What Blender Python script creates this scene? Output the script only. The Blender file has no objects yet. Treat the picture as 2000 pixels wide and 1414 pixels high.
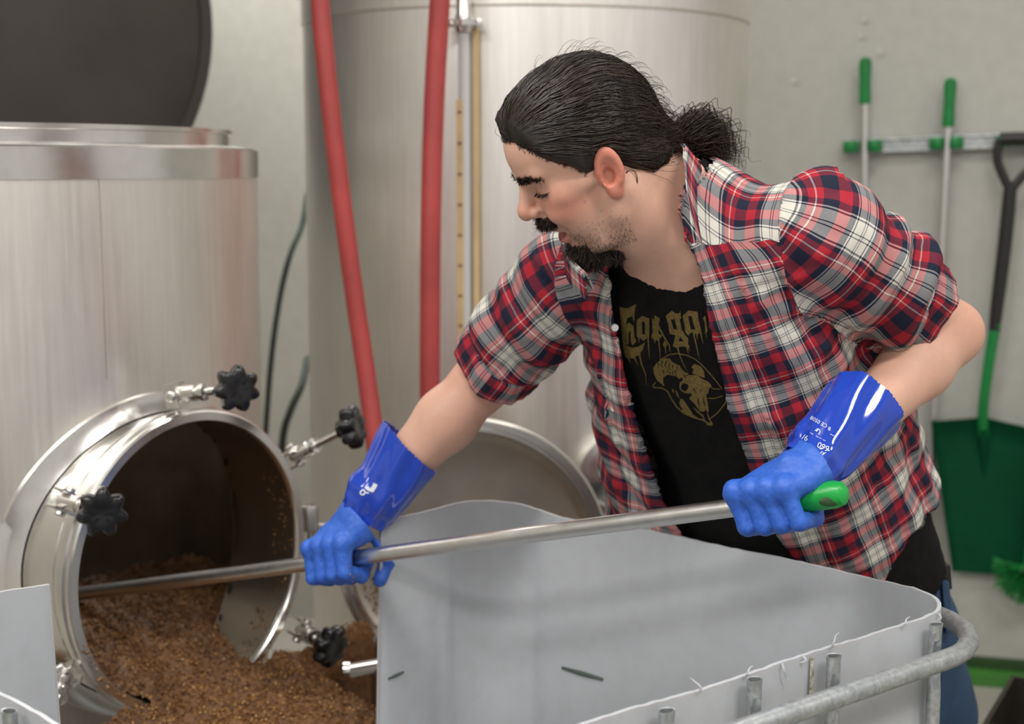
import bpy, bmesh, math, random
import numpy as np
from mathutils import Vector, Matrix
from mathutils.bvhtree import BVHTree

random.seed(7); rng = np.random.default_rng(7)
scene = bpy.context.scene
COL = scene.collection

# ------------------------------------------------------------ camera
FPX = 2800.0; PITCH = math.atan(377.0 / FPX); CAM = Vector((0, 0, 1.55))
cam_d = bpy.data.cameras.new('camera'); cam = bpy.data.objects.new('camera', cam_d); COL.objects.link(cam)
cam.location = CAM; cam.rotation_euler = (math.pi / 2 - PITCH, 0, 0)
cam_d.sensor_width = 36; cam_d.lens = FPX * 36 / 2000; cam_d.clip_start = 0.05
cam_d.dof.use_dof = True; cam_d.dof.focus_distance = 1.80; cam_d.dof.aperture_fstop = 4.0
scene.camera = cam
FWD = Vector((0, math.cos(PITCH), -math.sin(PITCH))); UPV = Vector((0, math.sin(PITCH), math.cos(PITCH)))
def ray(px, py):
    return FWD + Vector((1, 0, 0)) * ((px - 1000) / FPX) + UPV * ((707 - py) / FPX)
def P(px, py, Y):
    d = ray(px, py); return CAM + d * (Y / d.y)
def Pplane(px, py, o, n):
    d = ray(px, py); return CAM + d * ((Vector(o) - CAM).dot(n) / d.dot(n))

# ------------------------------------------------------------ world, light, exposure
w = bpy.data.worlds.new('hall_daylight'); scene.world = w; w.use_nodes = True
bg = w.node_tree.nodes['Background']; bg.inputs[0].default_value = (1.0, 0.965, 0.91, 1); bg.inputs[1].default_value = 0.50
scene.view_settings.view_transform = 'Standard'; scene.view_settings.look = 'None'
scene.view_settings.gamma = 1.0; scene.view_settings.use_curve_mapping = False
scene.view_settings.exposure = 0.22
def area(name, loc, target, sx, sy, power, col=(1, 0.98, 0.95)):
    ld = bpy.data.lights.new(name, 'AREA'); ld.shape = 'RECTANGLE'; ld.size = sx; ld.size_y = sy; ld.energy = power; ld.color = col
    o = bpy.data.objects.new(name, ld); COL.objects.link(o); o.location = loc
    o.rotation_euler = (Vector(target) - Vector(loc)).to_track_quat('-Z', 'Y').to_euler(); return o
LIGHTS = [((1.3, 0.4, 3.3), (1.2, 0.35), 40), ((0.9, 2.7, 3.3), (1.2, 0.35), 16), ((-0.9, 1.0, 3.3), (1.2, 0.35), 34),
          ((2.8, 1.2, 3.3), (1.2, 0.35), 16), ((-2.6, 0.4, 3.3), (1.2, 0.35), 36), ((-1.0, 4.3, 3.3), (1.2, 0.35), 46), ((-0.6, -1.2, 3.3), (1.2, 0.35), 44)]  # last two are added: one brightens the wall, one the face and tun
for i, (l, s, p) in enumerate(LIGHTS):
    area('ceiling_lamp_light', l, (l[0], l[1], 0), s[0], s[1], p)

# ------------------------------------------------------------ tagging and linking
def tag(o, label=None, cat=None, group=None, kind=None):
    if label: o['label'] = label
    if cat: o['category'] = cat
    if group: o['group'] = group
    if kind: o['kind'] = kind
    return o
def empty(name, loc=(0, 0, 0)):
    o = bpy.data.objects.new(name, None); COL.objects.link(o); o.location = loc; o.empty_display_size = 0.05; return o
def link(name, me, mat=None, parent=None, smooth=True, auto=None):
    o = bpy.data.objects.new(name, me); COL.objects.link(o)
    if mat is not None:
        for m in (mat if isinstance(mat, (list, tuple)) else [mat]): me.materials.append(m)
    if smooth and len(me.polygons): me.polygons.foreach_set('use_smooth', np.ones(len(me.polygons), dtype=bool))
    if auto is not None: me.set_sharp_from_angle(angle=math.radians(auto))
    if parent is not None:
        o.parent = parent      # meshes are in world space; an Empty's own offset is cancelled
        if parent.type == 'EMPTY': o.matrix_parent_inverse = Matrix.Translation(parent.location).inverted()
    return o

class MB:
    """collects shapes in world space into one mesh"""
    def __init__(s): s.v = []; s.f = []; s.m = []
    def add(s, v, f, mi=0):
        o = len(s.v); s.v += [tuple(x) for x in v]; s.f += [tuple(i + o for i in q) for q in f]; s.m += [mi] * len(f); return s
    def box(s, c, size, rot=None, bev=0.0, mi=0):
        bm = bmesh.new(); bmesh.ops.create_cube(bm, size=1)
        for v in bm.verts: v.co = Vector((v.co.x * size[0], v.co.y * size[1], v.co.z * size[2]))
        if bev > 0: bmesh.ops.bevel(bm, geom=bm.edges[:], offset=bev, segments=2, affect='EDGES', profile=0.7)
        R = rot if rot is not None else Matrix.Identity(3)
        bm.verts.ensure_lookup_table(); bm.verts.index_update()
        s.add([R @ v.co + Vector(c) for v in bm.verts], [[v.index for v in f.verts] for f in bm.faces], mi); bm.free(); return s
    def tube(s, pts, r, n=12, cap=True, mi=0, closed=False):
        pts = [Vector(p) for p in pts]; k = len(pts); rr = r if isinstance(r, (list, tuple)) else [r] * k
        T = []
        for i in range(k):
            a = pts[(i - 1) % k] if (closed or i > 0) else pts[i]; b = pts[(i + 1) % k] if (closed or i < k - 1) else pts[i]
            T.append((b - a).normalized())
        N = T[0].orthogonal().normalized(); v = []
        for i in range(k):
            N = (N - T[i] * N.dot(T[i]))
            if N.length < 1e-6: N = T[i].orthogonal()
            N.normalize(); B = T[i].cross(N)
            for j in range(n):
                a = 2 * math.pi * j / n; v.append(pts[i] + (N * math.cos(a) + B * math.sin(a)) * rr[i])
        f = []
        for i in range(k if closed else k - 1):
            i2 = (i + 1) % k
            for j in range(n): f.append((i * n + j, i * n + (j + 1) % n, i2 * n + (j + 1) % n, i2 * n + j))
        if cap and not closed: f.append(tuple(range(n - 1, -1, -1))); f.append(tuple((k - 1) * n + j for j in range(n)))
        s.add(v, f, mi); return s
    def lathe(s, prof, o, ax, n=64, mi=0, closed=False, a0=0.0):
        """prof: list of (radius, height along ax)"""
        ax = Vector(ax).normalized(); o = Vector(o); X = ax.orthogonal().normalized(); Y = ax.cross(X); v = []; f = []; k = len(prof)
        for (r, h) in prof:
            for j in range(n):
                a = 2 * math.pi * j / n + a0; v.append(o + ax * h + (X * math.cos(a) + Y * math.sin(a)) * max(r, 1e-5))
        for i in range(k if closed else k - 1):
            i2 = (i + 1) % k
            for j in range(n): f.append((i * n + j, i * n + (j + 1) % n, i2 * n + (j + 1) % n, i2 * n + j))
        s.add(v, f, mi); return s
    def sphere(s, c, r, seg=12, rings=8, sc=(1, 1, 1), mi=0):
        v = []; f = []
        for i in range(rings + 1):
            th = math.pi * i / rings
            for j in range(seg):
                ph = 2 * math.pi * j / seg
                v.append((c[0] + r * sc[0] * math.sin(th) * math.cos(ph), c[1] + r * sc[1] * math.sin(th) * math.sin(ph), c[2] + r * sc[2] * math.cos(th)))
        for i in range(rings):
            for j in range(seg): f.append((i * seg + j, (i + 1) * seg + j, (i + 1) * seg + (j + 1) % seg, i * seg + (j + 1) % seg))
        s.add(v, f, mi); return s
    def prism(s, poly, o, X, Y, Z, h, mi=0):
        o = Vector(o); X = Vector(X); Y = Vector(Y); Z = Vector(Z); n = len(poly)
        v = [o + X * a + Y * b for a, b in poly] + [o + X * a + Y * b + Z * h for a, b in poly]
        f = [tuple(range(n - 1, -1, -1)), tuple(range(n, 2 * n))] + [(i, (i + 1) % n, n + (i + 1) % n, n + i) for i in range(n)]
        s.add(v, f, mi); return s
    def mesh(s, name):
        me = bpy.data.meshes.new(name); me.from_pydata(s.v, [], s.f); me.update()
        if any(s.m): me.polygons.foreach_set('material_index', np.array(s.m, dtype=np.int32))
        bm = bmesh.new(); bm.from_mesh(me); bmesh.ops.recalc_face_normals(bm, faces=bm.faces); bm.to_mesh(me); bm.free()
        return me
    def build(s, name, mat, parent=None, auto=35, smooth=True):
        return link(name, s.mesh(name), mat, parent, smooth, auto)

def spline(pts, n=8):
    pts = [Vector(p) for p in pts]; out = []
    for i in range(len(pts) - 1):
        p0 = pts[max(i - 1, 0)]; p1 = pts[i]; p2 = pts[i + 1]; p3 = pts[min(i + 2, len(pts) - 1)]
        for k in range(n):
            t = k / n
            out.append(0.5 * ((2 * p1) + (p2 - p0) * t + (2 * p0 - 5 * p1 + 4 * p2 - p3) * t * t + (3 * p1 - p0 - 3 * p2 + p3) * t ** 3))
    out.append(pts[-1]); return out

# ------------------------------------------------------------ materials
class NT:
    def __init__(s, name):
        s.m = bpy.data.materials.new(name); s.m.use_nodes = True; s.t = s.m.node_tree; s.b = s.t.nodes['Principled BSDF']
    def n(s, typ, **kw):
        nd = s.t.nodes.new(typ)
        for k, v in kw.items():
            if k.startswith('i_'): nd.inputs[int(k[2:]) if k[2:].isdigit() else k[2:].replace('_', ' ')].default_value = v
            else: setattr(nd, k, v)
        return nd
    def l(s, a, b): s.t.links.new(a, b); return s
    def noise(s, scale, detail=4, rough=0.55, vec=None, sc=None, coord='Object'):
        tc = s.n('ShaderNodeTexCoord'); out = tc.outputs[coord]
        if sc is not None:
            mp = s.n('ShaderNodeMapping'); mp.inputs['Scale'].default_value = sc; s.l(out, mp.inputs[0]); out = mp.outputs[0]
        nz = s.n('ShaderNodeTexNoise'); nz.inputs['Scale'].default_value = scale; nz.inputs['Detail'].default_value = detail; nz.inputs['Roughness'].default_value = rough
        s.l(out, nz.inputs['Vector']); return nz.outputs[0]
    def ramp(s, fac, stops, interp='LINEAR'):
        r = s.n('ShaderNodeValToRGB'); cr = r.color_ramp; cr.interpolation = interp
        while len(cr.elements) < len(stops): cr.elements.new(0.5)
        for e, (p, c) in zip(cr.elements, stops): e.position = p; e.color = tuple(c) + (1,) if len(c) == 3 else c
        s.l(fac, r.inputs[0]); return r.outputs[0]
    def mix(s, fac, a, b, blend='MIX'):
        m = s.n('ShaderNodeMix', data_type='RGBA', blend_type=blend)
        for sock, v in ((m.inputs[0], fac), (m.inputs[6], a), (m.inputs[7], b)):
            if hasattr(v, 'links'): s.l(v, sock)
            else: sock.default_value = v if not isinstance(v, tuple) else (v + (1,) if len(v) == 3 else v)
        return m.outputs[2]
    def bump(s, h, strength=0.2, dist=0.01):
        b = s.n('ShaderNodeBump'); b.inputs['Strength'].default_value = strength; b.inputs['Distance'].default_value = dist
        s.l(h, b.inputs['Height']); s.l(b.outputs[0], s.b.inputs['Normal']); return s
    def base(s, v):
        if hasattr(v, 'links'): s.l(v, s.b.inputs['Base Color'])
        else: s.b.inputs['Base Color'].default_value = v + (1,)
        return s
    def set(s, **kw):
        for k, v in kw.items():
            sk = s.b.inputs[k.replace('_', ' ')]
            if hasattr(v, 'links'): s.l(v, sk)
            else: sk.default_value = v
        return s
def simple(name, col, rough=0.5, metal=0.0, var=0.12, scale=12, bump=0.0, **kw):
    t = NT(name); nz = t.noise(scale)
    lo = tuple(c * (1 - var) for c in col); hi = tuple(min(1, c * (1 + var)) for c in col)
    t.base(t.ramp(nz, [(0.3, lo), (0.7, hi)])).set(Roughness=rough, Metallic=metal, **kw)
    if bump: t.bump(t.noise(scale * 12), bump, 0.002)
    return t.m
def steel(name, col=(0.62, 0.60, 0.57), r0=0.24, r1=0.42, sc=(22, 22, 1.2), bump=0.05, blot=0.0):
    t = NT(name); nz = t.noise(4, 6, 0.6, sc=sc); bl = t.noise(5.5, 5, 0.6)
    c = t.ramp(nz, [(0.25, tuple(x * 0.9 for x in col)), (0.75, tuple(min(1, x * 1.08) for x in col))])
    c = t.mix(0.35, c, t.ramp(bl, [(0.35, tuple(x * 0.86 for x in col)), (0.65, col)]))
    t.base(c).set(Metallic=1.0)
    r = t.n('ShaderNodeMapRange'); t.l(nz, r.inputs[0]); r.inputs[3].default_value = r0; r.inputs[4].default_value = r1
    t.set(Roughness=r.outputs[0])
    if bump: t.bump(t.mix(0.5, nz, bl), bump, 0.004)
    return t.m
M = {}
M['steel'] = steel('brushed_stainless', (0.84, 0.80, 0.745), 0.36, 0.5)
M['steel_back'] = steel('brushed_stainless_duller', (0.86, 0.83, 0.785), 0.33, 0.48)
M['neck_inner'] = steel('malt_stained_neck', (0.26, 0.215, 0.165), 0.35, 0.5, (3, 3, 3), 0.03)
M['steel_ring'] = steel('polished_stainless', (0.74, 0.72, 0.69), 0.16, 0.3, (6, 6, 6), 0.03)
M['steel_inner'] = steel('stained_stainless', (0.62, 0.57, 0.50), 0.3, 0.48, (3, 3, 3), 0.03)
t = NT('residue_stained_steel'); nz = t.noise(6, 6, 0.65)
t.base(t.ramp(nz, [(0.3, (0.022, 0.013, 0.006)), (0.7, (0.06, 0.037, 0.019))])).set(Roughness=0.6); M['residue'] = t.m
M['lid'] = simple('dark_lid_plate', (0.055, 0.048, 0.042), 0.45, 0.5, 0.2, 3)
M['lid_edge'] = simple('lid_rubber_edge', (0.03, 0.025, 0.02), 0.5)
M['black_plastic'] = simple('black_moulded_plastic', (0.006, 0.006, 0.007), 0.25, 0, 0.3, 30)
t = NT('galvanised_tube'); nz = t.noise(38, 6, 0.7); n2 = t.noise(140, 4, 0.6)
t.base(t.mix(.35, t.ramp(nz, [(0.3, (.26, .285, .295)), (0.5, (.46, .485, .495)), (0.72, (.66, .68, .69))]), t.ramp(n2, [(0.35, (.25, .26, .26)), (0.65, (.62, .64, .65))]))).set(Metallic=.85, Roughness=t.ramp(nz, [(0.3, (.6,) * 3), (0.7, (.34,) * 3)])).bump(n2, .18, .002); M['galv'] = t.m
M['alu'] = steel('anodised_aluminium', (0.70, 0.69, 0.67), 0.28, 0.42, (14, 14, 14), 0.03)
M['hose'] = simple('red_rubber_hose', (0.36, 0.045, 0.042), 0.55, 0, 0.14, 9, 0.05)
t = NT('painted_wall'); nz = t.noise(1.3, 4); nz2 = t.noise(26, 3)
t.base(t.mix(0.15, t.ramp(nz, [(0.3, (0.42, 0.415, 0.37)), (0.7, (0.47, 0.465, 0.42))]), t.ramp(nz2, [(0.4, (0.45, 0.44, 0.4)), (0.6, (0.6, 0.59, 0.54))]))).set(Roughness=0.5).bump(t.noise(60), 0.06, 0.003); M['wall'] = t.m
t = NT('sealed_floor'); nz = t.noise(2.2, 5)
t.base(t.ramp(nz, [(0.3, (0.30, 0.285, 0.25)), (0.7, (0.42, 0.40, 0.355))])).set(Roughness=0.35).bump(t.noise(40), 0.08, 0.003); M['floor'] = t.m
M['ceiling'] = simple('ceiling_paint', (0.62, 0.61, 0.58), 0.7)
M['green'] = simple('green_plastic', (0.006, 0.20, 0.045), 0.38, 0, 0.1, 20)
M['green_bright'] = simple('green_grip_rubber', (0.008, 0.33, 0.05), 0.32, 0, 0.1, 20)
M['green_dark'] = simple('deep_green_plastic', (0.002, 0.062, 0.024), 0.6, 0, 0.12, 8, Specular_IOR_Level=.12)
M['green_paint'] = simple('green_floor_paint', (0.05, 0.20, 0.03), 0.5, 0, 0.2, 10)
M['shade_green'] = simple('dark_green_shade', (0.02, 0.06, 0.012), 0.6)  # dark green for painted shade over the kerb, also the grip holes
M['shovel_black'] = simple('black_shovel_handle', (0.014, 0.013, 0.013), 0.42)
M['white_bits'] = simple('white_plastic_fitting', (0.72, 0.72, 0.70), 0.4)
M['scale_tape'] = simple('tan_measuring_tape', (0.62, 0.45, 0.23), 0.55)
M['dark_ink'] = simple('dark_tape_marks', (0.22, 0.13, 0.05), 0.6)
M['cable'] = simple('dark_green_cable', (0.05, 0.07, 0.055), 0.5)
M['crate'] = simple('dark_brown_steel_tray', (0.05, 0.043, 0.036), 0.35, 0.6, 0.25, 5)
t = NT('translucent_white_plastic'); nz = t.noise(3.0, 5); n2 = t.noise(35, 4)
t.base(t.mix(0.12, t.ramp(nz, [(0.3, (0.43, 0.45, 0.475)), (0.7, (0.49, 0.51, 0.535))]), t.ramp(n2, [(0.35, (0.4, 0.38, 0.35)), (0.55, (0.54, 0.56, 0.58))]))).set(Roughness=0.36)
t.set(Subsurface_Weight=0.15, Subsurface_Scale=0.01); M['plastic'] = t.m
t = NT('wet_malt'); nz = t.noise(90, 5, 0.7); n2 = t.noise(9, 3)
t.base(t.mix(0.4, t.ramp(nz, [(0.3, (0.04, 0.014, 0.003)), (0.55, (0.16, 0.062, 0.012)), (0.75, (0.34, 0.15, 0.035))]), t.ramp(n2, [(0.35, (0.08, 0.032, 0.009)), (0.65, (0.22, 0.1, 0.03))]))).set(Roughness=0.5).bump(t.noise(160, 4, 0.7), 0.6, 0.006); M['malt'] = t.m
# ============================================================ THE SETTING
def grid_plane(name, o, X, Y, mat, kind='structure', th=0.05):
    o = Vector(o); X = Vector(X); Y = Vector(Y); Z = X.cross(Y).normalized()
    mb = MB(); mb.add([o, o + X, o + X + Y, o + Y, o - Z * th, o + X - Z * th, o + X + Y - Z * th, o + Y - Z * th],
                      [(0, 1, 2, 3), (7, 6, 5, 4), (0, 4, 5, 1), (1, 5, 6, 2), (2, 6, 7, 3), (3, 7, 4, 0)])
    ob = mb.build(name, mat, None, None, False); tag(ob, kind=kind); return ob
WA = math.radians(15); WU = Vector((math.cos(WA), -math.sin(WA), 0)); WN = Vector((-math.sin(WA), -math.cos(WA), 0))
W0 = Vector((1.33, 4.28, 0))                 # a point at the foot of the back wall
def wall(px, py, off=0.0): return Pplane(px, py, W0 + WN * off, WN)
H = 3.4
tag(grid_plane('floor', (-4.5, -2.5, 0), (9, 0, 0), (0, 10, 0), M['floor']), 'sealed beige concrete floor of the brewhouse', 'floor')
tag(grid_plane('wall_back', W0 - WU * 6, WU * 9, (0, 0, H), M['wall']), 'pale greenish cream painted wall behind the tanks', 'wall')
tag(grid_plane('wall_left', (-4.4, -2.5, 0), (0, 9.5, 0), (0, 0, H), M['wall']), 'pale painted wall beyond the mash tun', 'wall')
tag(grid_plane('ceiling', (-4.5, -2.5, H), (0, 10, 0), (9, 0, 0), M['ceiling']), 'off white ceiling above the tanks', 'ceiling')
# ceiling lamp fittings (the area lights hang right under them)
for i, (l, s, p) in enumerate(LIGHTS):
    mb = MB(); mb.box((l[0], l[1], H - 0.045), (s[0] + 0.06, s[1] + 0.06, 0.08), None, 0.01)
    tag(mb.build('ceiling_lamp', M['white_bits']), 'white rectangular ceiling lamp ' + ('above the front of the tote', 'above the person', 'above the mash tun manway', 'near the tool wall', 'far left of the mash tun', 'added to brighten the wall behind the tanks', 'added behind the camera to light face and tun')[i], 'lamp', 'ceiling lamps over the tanks')
# painted kerb at the foot of the wall
mb = MB(); a = W0 - WU * 2.0; b = W0 + WU * 2.4
def strip(mb, a, b, z0, z1, d0, d1):
    q = [a + WN * d0, b + WN * d0, b + WN * d1, a + WN * d1]
    mb.add([v + Vector((0, 0, z0)) for v in q] + [v + Vector((0, 0, z1)) for v in q], [(0, 1, 2, 3), (4, 5, 6, 7), (0, 1, 5, 4), (1, 2, 6, 5), (2, 3, 7, 6), (3, 0, 4, 7)])
strip(mb, a, b, 0.002, 0.035, 0.0, 0.09)
kb = tag(mb.build('baseboard_back', M['green_paint'], None, None, False), 'green painted kerb along the foot of the wall', 'kerb', kind='structure')
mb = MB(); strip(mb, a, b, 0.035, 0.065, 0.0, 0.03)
tag(mb.build('painted_shade_1', M['shade_green'], None, None, False), 'dark strip painted as shade above the green kerb', 'painted_shade', kind='structure')  # shade line above the kerb, put in as a dark strip

# round plaster patches on the wall
for px, py, r in ((1690, 40, .012), (1684, 72, .011), (1720, 104, .014), (1553, 160, .012)):
    mb = MB(); c = wall(px, py, 0.0); mb.lathe([(0.0001, .003), (r * .7, .003), (r, 0)], c, WN, 18)
    o = mb.build('filler_patch', M['wall'], bpy.data.objects['wall_back'])

# ============================================================ TOOL RAIL AND TOOLS ON THE WALL
def wframe(px, py, off): return wall(px, py, off)
rail_a = wall(1650, 287, 0.02); rail_b = wall(2075, 271, 0.02)
rail = empty('tool_rail', rail_a); tag(rail, 'grey aluminium wall rail with green rubber clips holding the cleaning tools', 'tool rail')
ru = (rail_b - rail_a).normalized(); rv = ru.cross(WN); rv = rv if rv.z > 0 else -rv
Rm = Matrix((ru, WN, rv)).transposed()
mid = (rail_a + rail_b) / 2; Lr = (rail_b - rail_a).length
mb = MB(); mb.box(mid, (Lr, 0.016, 0.044), Rm, 0.003); mb.box(mid + WN * 0.010 + rv * 0.017, (Lr, 0.01, 0.008), Rm, 0.002); mb.box(mid + WN * 0.010 - rv * 0.017, (Lr, 0.01, 0.008), Rm, 0.002)
mb.build('profile', M['galv'], rail)
for px in (1662, 1708, 1830, 1866, 1962, 1995):
    t0 = (wall(px, 286 - (px - 1650) * .037, 0.035) - rail_a).dot(ru)
    c = rail_a + ru * t0 + WN * 0.03
    mb = MB(); mb.box(c - WN * 0.01, (0.046, 0.03, 0.036), Rm, 0.008); mb.lathe([(0.0001, -.017), (0.012, -.017), (0.0155, -.01), (0.0155, .01), (0.012, .017), (0.0001, .017)], c + WN * .013, rv, 20)
    mb.build('rubber_clip', M['green'], rail)

def pole_tool(name, label, p_top, p_grip, p_bot, off0, off1, r=0.0125, rg=0.0175):
    A = wall(*p_top, off0); G = wall(*p_grip, off0); B = wall(*p_bot, off1)
    e = empty(name, B); tag(e, label, 'pole')
    d = (A - B).normalized(); G = B + d * (G - B).dot(d)
    mb = MB(); mb.tube([B, G + d * .01], r, 16); mb.build('aluminium_shaft', M['alu'], e)
    Lg = (A - G).length
    mb = MB(); mb.lathe([(0.0001, 0), (rg * .98, 0), (rg, .004), (rg * 1.02, Lg * .2), (rg * .93, Lg * .5), (rg * 1.06, Lg * .8), (rg * 1.0, Lg * .93), (rg * .6, Lg * .99), (0.0001, Lg)], G, d, 24)
    g = mb.build('grip', M['green'], e)
    mb = MB(); mb.lathe([(0.0001, -.002), (rg * .42, -.002), (rg * .5, .0)], G + d * Lg * .86 + WN * rg * 1.02, WN, 14); mb.build('hanging_hole', M['shade_green'], g)
    return e, d, B
t1, d1, B1 = pole_tool('cleaning_pole', 'aluminium cleaning pole with green grip, left one on the wall rail', (1690, 112), (1688, 203), (1681, 1060), 0.055, 0.055)
mb = MB(); mb.lathe([(.0001, -.03), (.008, -.03), (.009, -.02), (.009, 0), (.0125, .002), (.0135, .02), (.0001, .02)], B1, d1, 16); mb.build('threaded_tip', M['green'], t1)
t2, d2, B2 = pole_tool('cleaning_pole', 'aluminium cleaning pole with green grip, tilted beside the black shovel grip', (1857, 152), (1850, 248), (1808, 1060), 0.055, 0.05)
mb = MB(); mb.lathe([(.0001, -.03), (.008, -.03), (.009, -.02), (.009, 0), (.0125, .002), (.0135, .02), (.0001, .02)], B2, d2, 16); mb.build('threaded_tip', M['green'], t2)

# shovel: black D-grip, black then green stem, deep green blade
sh = empty('shovel', wall(1910, 1110, 0.03)); tag(sh, 'large green plastic shovel with black D shaped handle on the wall', 'shovel')
off = 0.075
g0 = wall(1952, 272, off); g1 = wall(2030, 272, off); yk = wall(1974, 372, off)
mb = MB(); mb.tube(spline([g0, (g0 + g1) / 2 + Vector((0, 0, .002)), g1], 6), 0.0185, 16); mb.build('grip_bar', M['shovel_black'], sh)
mb = MB()
mb.tube(spline([g0, wall(1948, 312, off), wall(1962, 350, off), yk], 6), [.013] * 19, 12)
mb.tube(spline([g1, wall(2026, 312, off), wall(1992, 350, off), yk], 6), [.013] * 19, 12)
mb.build('yoke', M['shovel_black'], sh)
mb = MB(); sp = spline([wall(1974, 362, off), wall(1962, 480, off), wall(1947, 600, off), wall(1942, 645, off)], 8)
mb.tube(sp, [.019 + .0015 * math.sin(i * .2) for i in range(len(sp))], 16); mb.build('handle', M['shovel_black'], sh)
mb = MB(); sp = spline([wall(1944, 632, off), wall(1930, 720, off), wall(1920, 800, off - .01), wall(1921, 850, off - .03)], 8)
mb.tube(sp, [.0175 - .002 * math.sin(i / len(sp) * 3) for i in range(len(sp))], 16); mb.build('green_stem', M['green'], sh)
# blade: grid with raised side walls, thickness
def blade():
    U = 22; V = 26; v = []; f = []
    for layer in (0, 1):
        for j in range(V):
            t = j / (V - 1)
            for i in range(U):
                s_ = -1 + 2 * i / (U - 1)
                pxl = 1818 + 42 * t; pxr = 2026 - 22 * t
                px = (pxl + pxr) / 2 + s_ * (pxr - pxl) / 2
                py = 823 + 290 * t - 16 * (1 - abs(s_)) * (1 - t) + 12 * (px - 1818) / 190 * 1.2
                side = max(0, abs(s_) - .86) / .14
                top = max(0, .12 - t) / .12
                o_ = 0.022 + 0.035 * side ** 1.2 + 0.03 * top ** 1.5 - 0.012 * math.cos(s_ * 2.2) * (1 - t) + (0.004 if layer else 0)
                v.append(wall(px, py, o_ + 0.012))
    n = U * V
    for j in range(V - 1):
        for i in range(U - 1):
            a = j * U + i; f.append((a, a + 1, a + U + 1, a + U)); f.append((n + a, n + a + U, n + a + U + 1, n + a + 1))
    ed = [i for i in range(U)] + [U * j + U - 1 for j in range(1, V)] + [n - 1 - i for i in range(1, U)] + [U * j for j in range(V - 2, 0, -1)]
    for k in range(len(ed)): a = ed[k]; b = ed[(k + 1) % len(ed)]; f.append((a, b, n + b, n + a))
    return MB().add(v, f)
blade().build('blade', M['green_dark'], sh, 50)
mb = MB(); mb.tube(spline([wall(1921, 838, .058), wall(1922, 900, .035), wall(1922, 935, .025)], 6), [.013 - .0007 * i for i in range(13)], 12); mb.build('stem_rib', M['green_dark'], sh)

# round green brush hanging below, right of the shovel
br = empty('scrubbing_brush', wall(1998, 1190, 0.05)); tag(br, 'round green brush with stiff bristles below the shovel blade', 'brush')
bc = wall(2006, 1114, 0.11)
mb = MB(); mb.sphere(bc, 0.026, 18, 12, (1.4, 1, .8)); mb.tube([bc, wall(2050, 700, .075)], 0.0125, 12); mb.build('brush_back', M['green'], br)
v = []; f = []
for k in range(420):
    u = random.uniform(0, 2 * math.pi); th = random.uniform(0, 1.9)
    dirv = (ru * math.sin(th) * math.cos(u) + WN * math.sin(th) * (abs(math.sin(u)) * 1.1 - .35) - rv * math.cos(th)).normalized()
    L = random.uniform(.085, .105); p0 = bc + dirv * .018; p1 = bc + dirv * (L * .6) + Vector([random.gauss(0, .003) for _ in range(3)]); p2 = bc + dirv * L + Vector([random.gauss(0, .006) for _ in range(3)])
    sdv = dirv.orthogonal().normalized() * .0016; s2 = dirv.cross(sdv); o = len(v)
    for p in (p0, p1, p2): v += [p + sdv, p - sdv * .5 + s2 * .87, p - sdv * .5 - s2 * .87]
    for r_ in (0, 3):
        for q in range(3): f.append((o + r_ + q, o + r_ + (q + 1) % 3, o + r_ + 3 + (q + 1) % 3, o + r_ + 3 + q))
t = NT('green_bristle'); gi = t.n('ShaderNodeNewGeometry'); t.base(t.ramp(gi.outputs['Random Per Island'], [(0.0, (.003, .06, .012)), (0.55, (.008, .22, .04)), (1.0, (.03, .48, .10))])).set(Roughness=.4)
tag(MB().add(v, f).build('bristles', t.m, br, None), kind='stuff')

# dark steel tray standing on the floor at the right
cr = empty('steel_tray', P(1990, 1414, 2.9)); tag(cr, 'open dark brown steel tray at the bottom right corner', 'tray')
ang = math.radians(-29); cu = Vector((math.cos(ang), math.sin(ang), 0)); cv = Vector((-math.sin(ang), math.cos(ang), 0))
c0 = P(1978, 1326, 2.95)                      # far left top corner
TL, TW, TH = 0.62, 0.78, 0.16
tz = Vector((0, 0, 1))
def slab(mb, o, X, Y, Z):
    v = [o, o + X, o + X + Y, o + Y]; v += [q + Z for q in v]
    mb.add(v, [(0, 1, 2, 3), (4, 5, 6, 7), (0, 1, 5, 4), (1, 2, 6, 5), (2, 3, 7, 6), (3, 0, 4, 7)])
mb = MB(); th = 0.006
slab(mb, c0, cu * TL, cv * -th, tz * -TH); slab(mb, c0, cu * th, cv * -TW, tz * -TH); slab(mb, c0 + cu * TL, cu * -th, cv * -TW, tz * -TH)
slab(mb, c0 - cv * TW, cu * TL, cv * th, tz * -TH); slab(mb, c0 - tz * TH, cu * TL, cv * -TW, tz * th)
mb.build('pan', M['crate'], cr, 30)
mb = MB(); mb.tube([c0, c0 + cu * TL, c0 + cu * TL - cv * TW, c0 - cv * TW], 0.008, 8, closed=True); mb.build('rolled_rim', M['crate'], cr)
mb = MB(); mb.tube([c0 - cv * .2 - tz * .04, c0 - cv * .2 - tz * .04 + cu * TL], 0.006, 8); mb.build('cross_bar', M['steel_inner'], cr)
for k, (a_, b_) in enumerate(((.03, .03), (TL - .03, .03), (.03, TW - .03), (TL - .03, TW - .03))):
    q = c0 + cu * a_ - cv * b_ - tz * TH; mb = MB(); mb.tube([q, Vector((q.x, q.y, 0.002))], 0.012, 10); mb.build('leg', M['crate'], cr)

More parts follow.
